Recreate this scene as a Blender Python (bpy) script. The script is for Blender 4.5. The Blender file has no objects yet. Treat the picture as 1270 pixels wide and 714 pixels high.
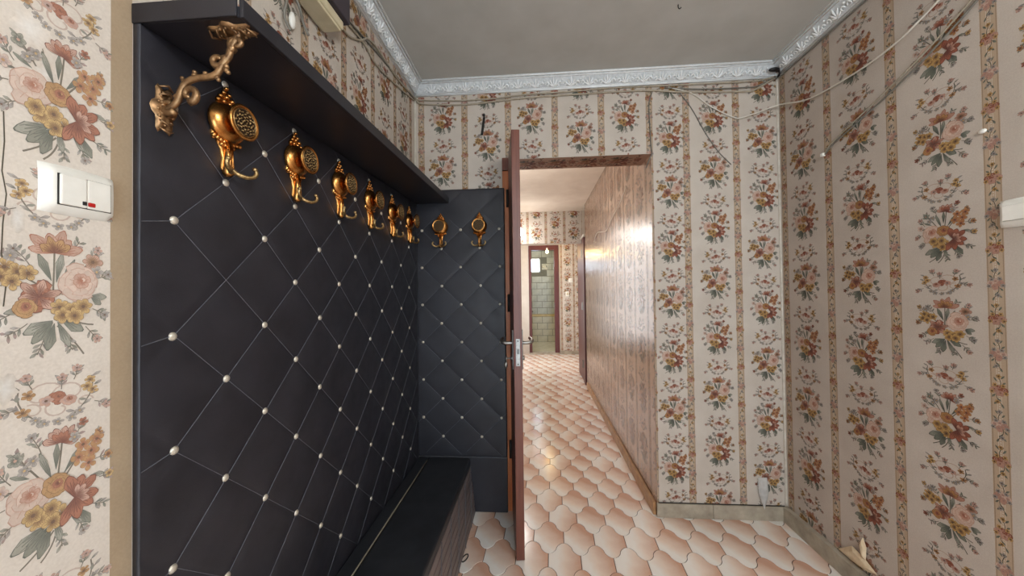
import bpy, bmesh, math, random
import numpy as np
from mathutils import Matrix, Vector
random.seed(7)
PI = math.pi
S = bpy.context.scene
C = S.collection

# ---------------------------------------------------------------- camera, world, lights, exposure
cam_d = bpy.data.cameras.new('camera')
cam_d.sensor_width = 36.0
cam_d.lens = 432.0 / 1270.0 * 36.0
cam_d.clip_start = 0.02
cam = bpy.data.objects.new('camera', cam_d)
C.objects.link(cam)
cam.matrix_world = Matrix(((0.9974355, 0.0135015, 0.07028506, 0.0),
                           (0.07044815, -0.01200889, -0.99744315, 0.0),
                           (-0.01262294, 0.99983666, -0.01292925, 1.25),
                           (0, 0, 0, 1)))
S.camera = cam
S.view_settings.view_transform = 'Standard'
S.view_settings.look = 'None'
S.view_settings.gamma = 1.0
S.view_settings.exposure = 0.0
S.view_settings.use_curve_mapping = False
S.cycles.use_denoising = True
S.cycles.max_bounces = 8
S.cycles.diffuse_bounces = 5
S.cycles.glossy_bounces = 4
S.cycles.sample_clamp_indirect = 6.0
S.cycles.caustics_reflective = False
S.cycles.caustics_refractive = False

world = bpy.data.worlds.new('daylight')
S.world = world
world.use_nodes = True
bg = world.node_tree.nodes['Background']
bg.inputs['Color'].default_value = (0.72, 0.86, 1.0, 1)
bg.inputs['Strength'].default_value = 6.0


def area(name, loc, rot, sx, sy, power, col):
    d = bpy.data.lights.new(name, 'AREA')
    d.shape = 'RECTANGLE'; d.size = sx; d.size_y = sy; d.energy = power; d.color = col
    o = bpy.data.objects.new(name, d); C.objects.link(o)
    o.location = loc; o.rotation_euler = rot
    return o


def point(name, loc, power, col, r):
    d = bpy.data.lights.new(name, 'POINT')
    d.energy = power; d.color = col; d.shadow_soft_size = r
    o = bpy.data.objects.new(name, d); C.objects.link(o); o.location = loc
    return o


# (daylight also comes in through the open entrance behind the camera: wall_rear)
# daylight from a side room at the far end of the hall
area('side_room_daylight', (-0.58, 6.1, 1.3), (PI / 2, 0, -PI / 2), 1.2, 1.8, 34, (0.93, 0.97, 1.0))
# added fill light under the bathroom ceiling, brightens the tiled room
area('bathroom_fill', (-0.1, 7.9, 2.38), (0, 0, 0), 0.5, 0.5, 8, (1.0, 0.98, 0.92))


# ---------------------------------------------------------------- helpers
def srgb(r, g=None, b=None):
    if g is None:
        r, g, b = r
    f = lambda c: (c / 255 / 12.92) if c / 255 <= 0.04045 else ((c / 255 + 0.055) / 1.055) ** 2.4
    return (f(r), f(g), f(b), 1.0)


def tag(o, label=None, cat=None, group=None, kind=None):
    if label: o['label'] = label
    if cat: o['category'] = cat
    if group: o['group'] = group
    if kind: o['kind'] = kind
    return o


def empty(name, loc=(0, 0, 0), rz=0.0, parent=None):
    o = bpy.data.objects.new(name, None); C.objects.link(o)
    o.location = loc; o.rotation_euler = (0, 0, rz); o.empty_display_size = 0.05
    if parent: o.parent = parent
    return o


def link(name, me, m=None, parent=None):
    o = bpy.data.objects.new(name, me); C.objects.link(o)
    if m is not None and not me.materials: me.materials.append(m)
    if parent: o.parent = parent
    return o


def copy_tree(o, parent=None):
    c = o.copy(); C.objects.link(c)
    if parent: c.parent = parent
    for ch in list(o.children): copy_tree(ch, c)
    return c


def mesh(name, v, f, smooth=False):
    me = bpy.data.meshes.new(name)
    me.from_pydata([tuple(map(float, p)) for p in v], [], f)
    me.update()
    if smooth:
        me.polygons.foreach_set('use_smooth', [True] * len(me.polygons))
    return me


class MB:
    """collects shapes for one mesh"""
    def __init__(s): s.v = []; s.f = []

    def add(s, v, f):
        n = len(s.v); s.v += [tuple(p) for p in v]; s.f += [tuple(i + n for i in q) for q in f]; return s

    def box(s, x0, x1, y0, y1, z0, z1):
        v = [(x, y, z) for x in (x0, x1) for y in (y0, y1) for z in (z0, z1)]
        return s.add(v, [(0, 1, 3, 2), (4, 6, 7, 5), (0, 4, 5, 1), (2, 3, 7, 6), (0, 2, 6, 4), (1, 5, 7, 3)])

    def tube(s, pts, r, n=8, flat=1.0, up=None, cap=True):
        pts = [Vector(p) for p in pts]
        rs = r if isinstance(r, (list, tuple)) else [r] * len(pts)
        base = len(s.v); prev = None
        for i, p in enumerate(pts):
            t = (pts[min(i + 1, len(pts) - 1)] - pts[max(i - 1, 0)])
            t = t.normalized() if t.length > 1e-9 else Vector((0, 0, 1))
            if up is not None:
                a = Vector(up)
            elif prev is None:
                a = Vector((0, 0, 1)) if abs(t.z) < 0.9 else Vector((1, 0, 0))
            else:
                a = prev
            a = (a - t * a.dot(t))
            a = a.normalized() if a.length > 1e-6 else t.orthogonal().normalized()
            prev = a; b = t.cross(a)
            for k in range(n):
                w = 2 * PI * k / n
                s.v.append(tuple(p + a * (math.cos(w) * rs[i] * flat) + b * (math.sin(w) * rs[i])))
        for i in range(len(pts) - 1):
            for k in range(n):
                k2 = (k + 1) % n
                s.f.append((base + i * n + k, base + i * n + k2, base + (i + 1) * n + k2, base + (i + 1) * n + k))
        if cap:
            s.f.append(tuple(base + k for k in range(n))[::-1])
            e = base + (len(pts) - 1) * n
            s.f.append(tuple(e + k for k in range(n)))
        return s

    def lathe(s, prof, n=16, M=None):
        """prof: (radius, height) along local z"""
        M = M or Matrix()
        base = len(s.v)
        for r, h in prof:
            for k in range(n):
                w = 2 * PI * k / n
                s.v.append(tuple(M @ Vector((r * math.cos(w), r * math.sin(w), h))))
        for i in range(len(prof) - 1):
            for k in range(n):
                k2 = (k + 1) % n
                s.f.append((base + i * n + k, base + i * n + k2, base + (i + 1) * n + k2, base + (i + 1) * n + k))
        s.f.append(tuple(base + k for k in range(n))[::-1])
        e = base + (len(prof) - 1) * n
        s.f.append(tuple(e + k for k in range(n)))
        return s

    def ball(s, c, r, n=8, m=5, sc=(1, 1, 1)):
        c = Vector(c)
        prof = [(max(r * math.sin(PI * i / m), r * 0.02), -r * math.cos(PI * i / m)) for i in range(m + 1)]
        M = Matrix.Translation(c) @ Matrix.Diagonal((sc[0], sc[1], sc[2], 1))
        return s.lathe(prof, n, M)

    def mesh(s, name, smooth=False): return mesh(name, s.v, s.f, smooth)

    def build(s, name, m, parent=None, smooth=False, bevel=0.0, seg=2):
        me = s.mesh(name, smooth)
        if bevel > 0:
            bm = bmesh.new(); bm.from_mesh(me)
            bmesh.ops.recalc_face_normals(bm, faces=bm.faces)
            bmesh.ops.bevel(bm, geom=list(bm.edges), offset=bevel, segments=seg, affect='EDGES', profile=0.5)
            bm.to_mesh(me); bm.free()
        else:
            bm = bmesh.new(); bm.from_mesh(me)
            bmesh.ops.recalc_face_normals(bm, faces=bm.faces)
            bm.to_mesh(me); bm.free()
        return link(name, me, m, parent)


def spline(pts, k=6):
    """Catmull-Rom through pts"""
    P = [Vector(p) for p in pts]; out = []
    for i in range(len(P) - 1):
        a, b, c, d = P[max(i - 1, 0)], P[i], P[i + 1], P[min(i + 2, len(P) - 1)]
        for j in range(k):
            t = j / k
            out.append(0.5 * ((2 * b) + (c - a) * t + (2 * a - 5 * b + 4 * c - d) * t * t + (3 * b - a - 3 * c + d) * t ** 3))
    return out + [P[-1]]


# ---------------------------------------------------------------- materials
class NT:
    def __init__(s, name):
        s.m = bpy.data.materials.new(name); s.m.use_nodes = True
        s.t = s.m.node_tree; s.p = s.t.nodes['Principled BSDF']

    def n(s, typ, **kw):
        o = s.t.nodes.new(typ)
        for k, v in kw.items(): setattr(o, k, v)
        return o

    def l(s, a, b): s.t.links.new(a, b)

    def noise(s, scale, detail=4, rough=0.55, coord='Object', stretch=None):
        tc = s.n('ShaderNodeTexCoord'); no = s.n('ShaderNodeTexNoise')
        no.inputs['Scale'].default_value = scale; no.inputs['Detail'].default_value = detail
        no.inputs['Roughness'].default_value = rough
        if stretch:
            mp = s.n('ShaderNodeMapping'); mp.inputs['Scale'].default_value = stretch
            s.l(tc.outputs[coord], mp.inputs['Vector']); s.l(mp.outputs['Vector'], no.inputs['Vector'])
        else:
            s.l(tc.outputs[coord], no.inputs['Vector'])
        return no.outputs['Fac']

    def ramp(s, fac, stops):
        r = s.n('ShaderNodeValToRGB'); e = r.color_ramp.elements
        while len(e) < len(stops): e.new(0.5)
        for i, (p, c) in enumerate(stops):
            e[i].position = p; e[i].color = c
        s.l(fac, r.inputs['Fac']); return r.outputs['Color']

    def bump(s, h, strength=0.2, dist=0.002):
        b = s.n('ShaderNodeBump'); b.inputs['Strength'].default_value = strength; b.inputs['Distance'].default_value = dist
        s.l(h, b.inputs['Height']); s.l(b.outputs['Normal'], s.p.inputs['Normal'])

    def mul(s, a, b, fac=1.0):
        m = s.n('ShaderNodeMix', data_type='RGBA', blend_type='MULTIPLY')
        m.inputs['Factor'].default_value = fac
        s.l(a, m.inputs['A']); s.l(b, m.inputs['B']); return m.outputs['Result']


def mat(name, c0, c1=None, scale=20, rough=0.5, metal=0.0, bump=0.0, bscale=None, stretch=None, dist=0.002, coat=0.0, spec=0.5):
    k = NT(name)
    c1 = c1 or tuple(x * 0.85 for x in c0[:3]) + (1,)
    f = k.noise(scale, stretch=stretch)
    k.l(k.ramp(f, [(0.3, c0), (0.72, c1)]), k.p.inputs['Base Color'])
    k.p.inputs['Roughness'].default_value = rough
    k.p.inputs['Metallic'].default_value = metal
    k.p.inputs['Coat Weight'].default_value = coat
    k.p.inputs['Specular IOR Level'].default_value = spec
    if bump:
        k.bump(k.noise(bscale or scale * 4, stretch=stretch), bump, dist)
    return k.m


def paper_mat(name, rough, tint=(1, 1, 1, 1), bump=0.12, coat=0.0, stretch=None, spec=0.3):
    k = NT(name)
    at = k.n('ShaderNodeVertexColor', layer_name='print')
    mott = k.ramp(k.noise(7, 5), [(0.25, (0.86, 0.84, 0.82, 1)), (0.7, (1, 1, 1, 1))])
    fine = k.ramp(k.noise(260, 3), [(0.3, (0.88, 0.87, 0.86, 1)), (0.7, (1, 1, 1, 1))])
    c = k.mul(k.mul(at.outputs['Color'], mott), fine, 0.8)
    if tint != (1, 1, 1, 1):
        rgb = k.n('ShaderNodeRGB'); rgb.outputs[0].default_value = tint
        c = k.mul(c, rgb.outputs[0])
    k.l(c, k.p.inputs['Base Color'])
    k.p.inputs['Roughness'].default_value = rough
    k.p.inputs['Specular IOR Level'].default_value = spec
    k.p.inputs['Coat Weight'].default_value = coat
    k.p.inputs['Coat Roughness'].default_value = 0.25
    k.bump(k.noise(60 if stretch is None else 30, 4, stretch=stretch), bump, 0.0015)
    return k.m


M = {}
M['paper'] = paper_mat('printed_wallpaper', 0.62)
M['paper_hall'] = paper_mat('glossy_hall_wallpaper', 0.22, (0.80, 0.62, 0.51, 1), 0.5, 0.85, (1, 16, 0.12), 0.5)
M['paper_soffit'] = paper_mat('brown_soffit_wallpaper', 0.6, (0.62, 0.42, 0.34, 1))
M['ceiling'] = mat('grey_ceiling_paint', srgb(194, 194, 189), srgb(182, 182, 176), 6, 0.75, bump=0.08, bscale=30)
M['hall_ceiling'] = mat('cream_ceiling_paint', srgb(228, 218, 205), srgb(214, 202, 188), 5, 0.8)
M['cornice'] = mat('white_blue_plaster', srgb(243, 246, 246), srgb(230, 234, 235), 40, 0.6)
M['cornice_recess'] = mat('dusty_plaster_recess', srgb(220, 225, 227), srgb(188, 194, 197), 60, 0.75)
M['leather'] = None
k = NT('black_leatherette')
k.l(k.ramp(k.noise(9, 5), [(0.3, srgb(32, 32, 38)), (0.7, srgb(45, 45, 52))]), k.p.inputs['Base Color'])
k.l(k.ramp(k.noise(25, 4), [(0.3, (0.40, 0.40, 0.40, 1)), (0.75, (0.55, 0.55, 0.55, 1))]), k.p.inputs['Roughness'])
k.bump(k.noise(420, 3), 0.25, 0.0008)
k.p.inputs['Specular IOR Level'].default_value = 0.5
k.p.inputs['Coat Weight'].default_value = 0.12
k.p.inputs['Coat Roughness'].default_value = 0.38
M['leather'] = k.m
M['bench'] = mat('worn_black_vinyl', srgb(30, 31, 35), srgb(46, 48, 52), 14, 0.42, bump=0.2, bscale=300, dist=0.0008)
M['shelf'] = mat('black_shelf_leatherette', srgb(28, 27, 33), srgb(38, 37, 43), 12, 0.42, bump=0.2, bscale=380, dist=0.0006)
M['thread'] = mat('pale_thread', srgb(108, 110, 118), srgb(80, 82, 90), 80, 0.6)
M['stud'] = mat('ivory_stud_metal', srgb(222, 214, 198), srgb(186, 176, 158), 90, 0.3, 0.35)
M['gold'] = mat('antique_gold', srgb(226, 168, 98), srgb(178, 116, 58), 55, 0.27, 1.0, bump=0.1, bscale=160)
M['gold_old'] = mat('worn_gold_relief', srgb(216, 186, 132), srgb(112, 84, 52), 170, 0.42, 1.0, bump=0.3, bscale=420)
M['gold_dark'] = mat('dark_gold_field', srgb(74, 52, 30), srgb(44, 32, 22), 120, 0.6, 0.4)
M['bronze'] = mat('aged_bronze', srgb(176, 140, 100), srgb(104, 78, 56), 70, 0.42, 0.85, bump=0.2, bscale=260)
M['slat'] = mat('grey_brown_slat', srgb(124, 110, 106), srgb(92, 82, 80), 25, 0.45, stretch=(1, 0.15, 1))  # lighter grey-brown carries the floor's reflection in the black bench front
M['piping'] = mat('cream_piping', srgb(168, 158, 138), srgb(140, 130, 112), 40, 0.55)
M['white'] = mat('white_plastic', srgb(238, 236, 228), srgb(228, 225, 216), 30, 0.32)
M['white_old'] = mat('yellowed_plastic', srgb(216, 206, 176), srgb(200, 188, 156), 20, 0.4)
M['red'] = mat('red_indicator', srgb(196, 40, 34), None, 20, 0.3)
M['black'] = mat('black_plastic', srgb(32, 30, 30), None, 20, 0.4)
M['darkbox'] = mat('dark_violet_metal', srgb(62, 54, 62), srgb(50, 44, 52), 20, 0.5)
M['cable'] = mat('painted_cable', srgb(176, 166, 148), srgb(148, 138, 120), 60, 0.55)
M['cable_white'] = mat('white_cable', srgb(222, 216, 204), srgb(206, 200, 188), 60, 0.5)
M['cable_grey'] = mat('grey_cable', srgb(128, 124, 114), srgb(104, 100, 92), 60, 0.55)
M['steel'] = mat('brushed_steel', srgb(160, 158, 152), srgb(132, 130, 126), 90, 0.4, 1.0)
M['iron'] = mat('dark_iron', srgb(58, 56, 54), srgb(40, 38, 38), 60, 0.5, 0.6)
k = NT('mahogany_veneer')
k.l(k.ramp(k.noise(6, 6, stretch=(14, 14, 0.7)), [(0.25, srgb(92, 52, 42)), (0.6, srgb(116, 68, 54)), (0.8, srgb(84, 46, 38))]), k.p.inputs['Base Color'])
k.p.inputs['Roughness'].default_value = 0.38
k.bump(k.noise(40, 4, stretch=(10, 10, 0.5)), 0.1, 0.001)
M['wood'] = k.m
M['wood_lit'] = mat('lit_jamb_wood', srgb(206, 128, 78), srgb(176, 98, 56), 8, 0.35, stretch=(10, 10, 0.6))  # orange puts the hall light's glow on the dark jamb into the colour
M['wood_red'] = mat('red_brown_wood', srgb(96, 46, 42), srgb(74, 34, 34), 8, 0.4, stretch=(8, 8, 0.6))
M['hall_skirting'] = mat('tan_skirting', srgb(190, 148, 104), srgb(150, 112, 76), 16, 0.4)
M['skirting'] = mat('stained_grey_skirting', srgb(182, 172, 154), srgb(140, 130, 114), 14, 0.55, bump=0.15)
M['grout'] = mat('brown_grout', srgb(84, 66, 56), srgb(64, 50, 44), 50, 0.95)
M['plain'] = mat('plain_plaster', srgb(214, 204, 190), srgb(200, 190, 176), 6, 0.8)
M['bath_tile'] = mat('sage_tile', srgb(206, 204, 186), srgb(184, 184, 168), 9, 0.2)
M['bath_tile_cream'] = mat('cream_tile', srgb(222, 214, 188), srgb(204, 196, 170), 9, 0.2)
M['bath_grout'] = mat('grey_green_grout', srgb(132, 130, 116), srgb(116, 114, 102), 20, 0.8)
M['bath_dado'] = mat('ochre_dado', srgb(222, 198, 140), srgb(200, 172, 110), 9, 0.25)
M['caulk'] = mat('corner_caulk', srgb(214, 208, 196), srgb(190, 182, 168), 30, 0.6)
M['peel'] = mat('torn_paper_back', srgb(226, 206, 174), srgb(206, 182, 148), 40, 0.8)
M['peel_grey'] = mat('torn_grey_paper', srgb(196, 194, 190), srgb(174, 172, 168), 40, 0.8)
k = NT('terracotta_tile_glaze')
oi = k.n('ShaderNodeObjectInfo')
tc = k.n('ShaderNodeTexCoord')
sep = k.n('ShaderNodeSeparateXYZ'); k.l(tc.outputs['UV'], sep.inputs[0])
# glaze fades from cream to terracotta across each tile, in a direction and strength of its own
ang = k.n('ShaderNodeMath', operation='MULTIPLY'); k.l(oi.outputs['Random'], ang.inputs[0]); ang.inputs[1].default_value = 1.3
ang2 = k.n('ShaderNodeMath', operation='SUBTRACT'); k.l(ang.outputs[0], ang2.inputs[0]); ang2.inputs[1].default_value = 0.2
co = k.n('ShaderNodeMath', operation='COSINE'); k.l(ang2.outputs[0], co.inputs[0])
si = k.n('ShaderNodeMath', operation='SINE'); k.l(ang2.outputs[0], si.inputs[0])
mx = k.n('ShaderNodeMath', operation='MULTIPLY'); k.l(sep.outputs['X'], mx.inputs[0]); k.l(co.outputs[0], mx.inputs[1])
my = k.n('ShaderNodeMath', operation='MULTIPLY_ADD'); k.l(sep.outputs['Y'], my.inputs[0]); k.l(si.outputs[0], my.inputs[1]); k.l(mx.outputs[0], my.inputs[2])
sc = k.n('ShaderNodeMath', operation='MULTIPLY_ADD'); k.l(my.outputs[0], sc.inputs[0]); sc.inputs[1].default_value = 6.5; sc.inputs[2].default_value = 0.27
rn = k.n('ShaderNodeMath', operation='MULTIPLY_ADD'); k.l(oi.outputs['Random'], rn.inputs[0]); rn.inputs[1].default_value = 0.22; k.l(sc.outputs[0], rn.inputs[2])
nz = k.n('ShaderNodeMath', operation='MULTIPLY_ADD'); k.l(k.noise(14, 5), nz.inputs[0]); nz.inputs[1].default_value = 0.35; k.l(rn.outputs[0], nz.inputs[2])
k.l(k.ramp(nz.outputs[0], [(0.25, srgb(242, 236, 228)), (0.5, srgb(236, 216, 200)), (0.95, srgb(208, 164, 140))]), k.p.inputs['Base Color'])
k.p.inputs['Roughness'].default_value = 0.16
k.bump(k.noise(30, 3), 0.06, 0.001)
M['tile'] = k.m
k = NT('window_glass')
k.p.inputs['Base Color'].default_value = (0.95, 0.98, 1, 1)
k.p.inputs['Transmission Weight'].default_value = 1.0
k.p.inputs['Roughness'].default_value = 0.15
k.p.inputs['IOR'].default_value = 1.02
M['glass'] = k.m


def glow(name, col, strength):
    k = NT(name)
    k.p.inputs['Base Color'].default_value = col
    k.p.inputs['Emission Color'].default_value = col
    k.p.inputs['Emission Strength'].default_value = strength
    return k.m


M['bulb_warm'] = glow('warm_bulb', (1.0, 0.72, 0.3, 1), 25)
M['bulb_white'] = glow('white_bulb', (1.0, 0.97, 0.92, 1), 20)

# ---------------------------------------------------------------- wallpaper print (flat printed shapes on the wall surface)
COL = {k: np.array(srgb(v)[:3]) for k, v in dict(
    paper=(206, 197, 186), paper_pale=(226, 217, 206), paper_right=(198, 187, 176), cream=(204, 188, 174), worn=(232, 229, 224), rust=(144, 86, 66), rust_d=(92, 54, 46), pink=(178, 136, 118), pink_l=(198, 172, 156),
    peach=(196, 162, 132), mauve=(146, 122, 118), ochre=(164, 120, 76), ochre_d=(108, 78, 54), yellow=(182, 146, 90), yellow_d=(132, 100, 62),
    green=(112, 114, 102), green_d=(78, 82, 74), green_l=(134, 134, 122), blue=(150, 144, 138), blue_d=(114, 108, 104),
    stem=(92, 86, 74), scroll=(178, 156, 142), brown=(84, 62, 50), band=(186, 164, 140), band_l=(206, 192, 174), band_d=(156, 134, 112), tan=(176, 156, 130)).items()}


class Print:
    """2-D printed shapes, each a little polygon fan with a colour per point"""
    def __init__(s): s.v = []; s.c = []; s.f = []; s.z = 0

    def fan(s, pts, cc, rim, mid=None):
        n = len(s.v); s.z += 1; g = random.uniform(0.88, 1.1)
        cx = sum(p[0] for p in pts) / len(pts); cy = sum(p[1] for p in pts) / len(pts)
        if mid: cx, cy = mid
        s.v.append((cx, cy, s.z)); s.c.append(np.minimum(COL[cc] * g * 1.06, 1))
        for i, p in enumerate(pts):
            s.v.append((p[0], p[1], s.z))
            s.c.append(np.minimum((COL[rim] if isinstance(rim, str) else COL[rim[i % len(rim)]]) * g * random.uniform(0.93, 1.07), 1))
        m = len(pts)
        for i in range(m): s.f.append((n, n + 1 + i, n + 1 + (i + 1) % m))

    def petal(s, x, y, a, L, W, base, tip, edge=None, tipw=0.75, vein=True):
        """petal from (x, y) in direction a; base colour near the root"""
        a += random.uniform(-0.1, 0.1); L *= random.uniform(0.88, 1.1); W *= random.uniform(0.85, 1.12)
        ca, sa = math.cos(a), math.sin(a)
        prof = [(0, 0.06), (0.3, 0.55), (0.62, 1.0), (0.86, tipw), (1.0, 0.18)]
        prof = [(u, w * random.uniform(0.86, 1.12)) for u, w in prof]
        pr = [(u * L, w * W / 2) for u, w in prof] + [(u * L, -w * W / 2) for u, w in prof[::-1]]
        P = lambda g: [(x + ca * u * g - sa * w * g, y + sa * u * g + ca * w * g) for u, w in pr]
        if edge: s.fan(P(1.05), edge, edge)
        s.fan(P(1.0), tip, [base, base, tip, tip, tip, tip, tip, tip, base, base], (x + ca * L * 0.66, y + sa * L * 0.66))
        # veins
        s.line([(x + ca * L * 0.12, y + sa * L * 0.12), (x + ca * L * 0.75, y + sa * L * 0.75)], W * 0.06, base)
        if W > 0.009 and vein:
            for sg in (1, -1):
                e = 0.22 * sg * W
                s.line([(x + ca * L * 0.2, y + sa * L * 0.2), (x + ca * L * 0.68 - sa * e, y + sa * L * 0.68 + ca * e)], W * 0.045, base)
                s.line([(x + ca * L * 0.5 - sa * e * 1.2, y + sa * L * 0.5 + ca * e * 1.2), (x + ca * L * 0.84 - sa * e * 1.1, y + sa * L * 0.84 + ca * e * 1.1)], W * 0.035, base)

    def line(s, pts, w, col):
        n = len(s.v); s.z += 1
        for i, p in enumerate(pts):
            a = pts[max(i - 1, 0)]; b = pts[min(i + 1, len(pts) - 1)]
            dx, dy = b[0] - a[0], b[1] - a[1]; d = math.hypot(dx, dy) or 1
            for sg in (1, -1):
                s.v.append((p[0] - dy / d * w / 2 * sg, p[1] + dx / d * w / 2 * sg, s.z)); s.c.append(COL[col])
        for i in range(len(pts) - 1): s.f.append((n + 2 * i, n + 2 * i + 1, n + 2 * i + 3, n + 2 * i + 2))

    def curve(s, p0, p1, p2, w, col, k=6):
        s.line([((1 - t) ** 2 * p0[0] + 2 * t * (1 - t) * p1[0] + t * t * p2[0], (1 - t) ** 2 * p0[1] + 2 * t * (1 - t) * p1[1] + t * t * p2[1]) for t in [i / k for i in range(k + 1)]], w, col)

    def leaf(s, x, y, a, L, W, c='green', d='green_d'): s.petal(x, y, a, L, W, d, c, d, 0.55)

    def star(s, x, y, r, n, c, d, mid, rot=0.0):
        for i in range(n): s.petal(x, y, rot + 2 * PI * i / n, r, r * 0.75, d, c, d)
        s.dot(x, y, r * 0.22, mid)

    def dot(s, x, y, r, c, n=6, d=None): s.fan([(x + r * math.cos(2 * PI * i / n), y + r * math.sin(2 * PI * i / n)) for i in range(n)], d or c, c)

    def sprig(s, x, y, a, L, bud=None):
        """thin twig with little leaves, a bud at its end"""
        b = a + random.uniform(-0.5, 0.5)
        x1, y1 = x + L * 0.5 * math.cos(a), y + L * 0.5 * math.sin(a)
        x2, y2 = x1 + L * 0.5 * math.cos(b), y1 + L * 0.5 * math.sin(b)
        s.curve((x, y), (x1, y1), (x2, y2), 0.0013, 'stem', 4)
        for t in (0.35, 0.6, 0.85):
            px, py = x + (x2 - x) * t, y + (y2 - y) * t
            for sg in (1, -1):
                s.leaf(px, py, a + sg * random.uniform(0.5, 1.0), 0.011, 0.0045, random.choice(['green', 'green_l', 'blue', 'mauve']), random.choice(['green_d', 'blue_d', 'stem']))
        if bud: s.star(x2, y2, 0.007, 5, bud, {'rust': 'rust_d', 'pink': 'mauve', 'yellow': 'ochre_d', 'blue': 'blue_d', 'ochre': 'rust_d'}[bud], 'brown', b)

    def rose(s, x, y, r, out, inn, dark, rot=0.0):
        soft = {'pink_l': 'pink', 'pink': 'mauve', 'ochre': 'ochre_d', 'rust': 'rust_d'}.get(out, dark)
        for i in range(8):
            s.petal(x, y, rot + 2 * PI * (i * 3 % 8) / 8, r * random.uniform(0.86, 1.12), r * 0.86, soft, out, soft, 0.95, False)
        for i in range(6):
            s.petal(x + r * random.uniform(-0.05, 0.15), y + r * random.uniform(0, 0.18), rot + 0.4 + 2 * PI * (i * 5 % 6) / 6, r * random.uniform(0.58, 0.74), r * 0.66, inn, out, soft, 0.95, False)
        for i in range(6):
            s.petal(x + r * 0.12, y + r * 0.16, rot + 2 * PI * i / 6, r * random.uniform(0.34, 0.46), r * 0.34, dark, inn, dark, 0.9, False)
        s.petal(x + r * 0.02, y + r * 0.12, 0.5, r * 0.28, r * 0.2, dark, out, None, 0.9, False)
        s.dot(x + r * 0.12, y + r * 0.18, r * 0.08, dark)

    def lily(s, x, y, r, c, d, spread=1.6, a0=0.3, n=5):
        for i in range(n):
            a = a0 + spread * 2 * (i / (n - 1) - 0.5)
            s.petal(x, y, a, r * (1.0 - 0.1 * (i % 2)), r * 0.46, d, c, d, 0.7)

    def scroll(s, x, y, r, sg=1, col='scroll', w=0.0022, t0=0.0):
        pts = [(x + sg * r * (1 - 0.8 * t) * math.cos(t0 + 5.2 * t), y + r * (1 - 0.8 * t) * math.sin(t0 + 5.2 * t)) for t in [i / 12 for i in range(13)]]
        s.line(pts, w, col)


def bouquet_a():
    p = Print(); m = 0.001
    for q in [((0, -60), (-14, -78), (-40, -94)), ((4, -60), (0, -84), (-16, -98)), ((0, -10), (-18, 30), (-44, 62)), ((2, 0), (8, 40), (10, 70)), ((4, 0), (26, 30), (40, 52)), ((0, -5), (-30, 14), (-58, 22))]:
        p.curve(*[(a * m, b * m) for a, b in q], 0.0024, 'stem')
    for x, y, a, L, bd in [(-50, 30, 2.2, 26, 'pink'), (-30, 40, 1.9, 36, None), (-16, 60, 1.8, 30, 'blue'), (24, 64, 1.1, 30, 'rust'), (44, 48, 0.6, 26, 'ochre'), (56, 24, 0.1, 20, 'ochre'), (-56, 0, 3.3, 20, 'pink'), (-44, -24, 3.6, 24, 'blue'), (48, -44, -0.6, 26, None), (30, -56, -1.1, 28, 'blue'), (8, -60, -1.5, 30, None), (62, -8, -0.2, 16, 'yellow')]:
        p.sprig(x * m, y * m, a, L * m, bd)
    for x, y, a, L, W in [(-8, -46, 3.55, 46, 17), (-6, -50, 3.9, 44, 17), (-4, -52, 4.3, 40, 15), (2, -48, 5.0, 30, 13), (20, -44, 5.5, 34, 14), (34, -46, 5.1, 30, 12), (-4, 20, 1.9, 44, 10), (2, 30, 1.5, 38, 10), (12, 20, 0.9, 42, 10), (-30, 30, 2.6, 26, 8), (-52, 18, 2.9, 20, 8), (48, 0, -0.2, 22, 10)]:
        p.leaf(x * m, y * m, a, L * m, W * m, random.choice(['green', 'green_l', 'green']))
    p.lily(8 * m, 68 * m, 0.025, 'pink', 'rust_d', 1.5, 1.35, 7); p.lily(9 * m, 68 * m, 0.017, 'rust', 'rust_d', 1.1, 1.1, 5)
    p.star(-46 * m, 62 * m, 0.010, 5, 'green_l', 'green_d', 'pink'); p.star(-62 * m, 24 * m, 0.010, 5, 'pink_l', 'mauve', 'ochre')
    for x, y in [(38, 54), (50, 40), (32, 36), (58, 56), (46, 22)]: p.star(x * m, y * m, 0.0115, 5, 'ochre', 'rust', 'brown', x)
    for x, y in [(-36, 44), (-26, 54), (26, 70)]: p.star(x * m, y * m, 0.008, 5, 'blue', 'blue_d', 'yellow', y)
    p.rose(-32 * m, 2 * m, 0.026, 'pink_l', 'pink', 'rust', 0.3)
    for x, y in [(-4, -26), (-20, -34), (10, -40), (-2, -46), (-26, -24)]: p.star(x * m, y * m, 0.013, 6, 'yellow', 'ochre_d', 'brown', x)
    p.rose(2 * m, 6 * m, 0.017, 'ochre', 'rust', 'rust_d', 0.9)
    p.lily(26 * m, -24 * m, 0.035, 'rust', 'rust_d', 1.9, -0.1, 7); p.lily(28 * m, -24 * m, 0.02, 'pink', 'rust_d', 1.0, 0.5, 4)
    return p


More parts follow.
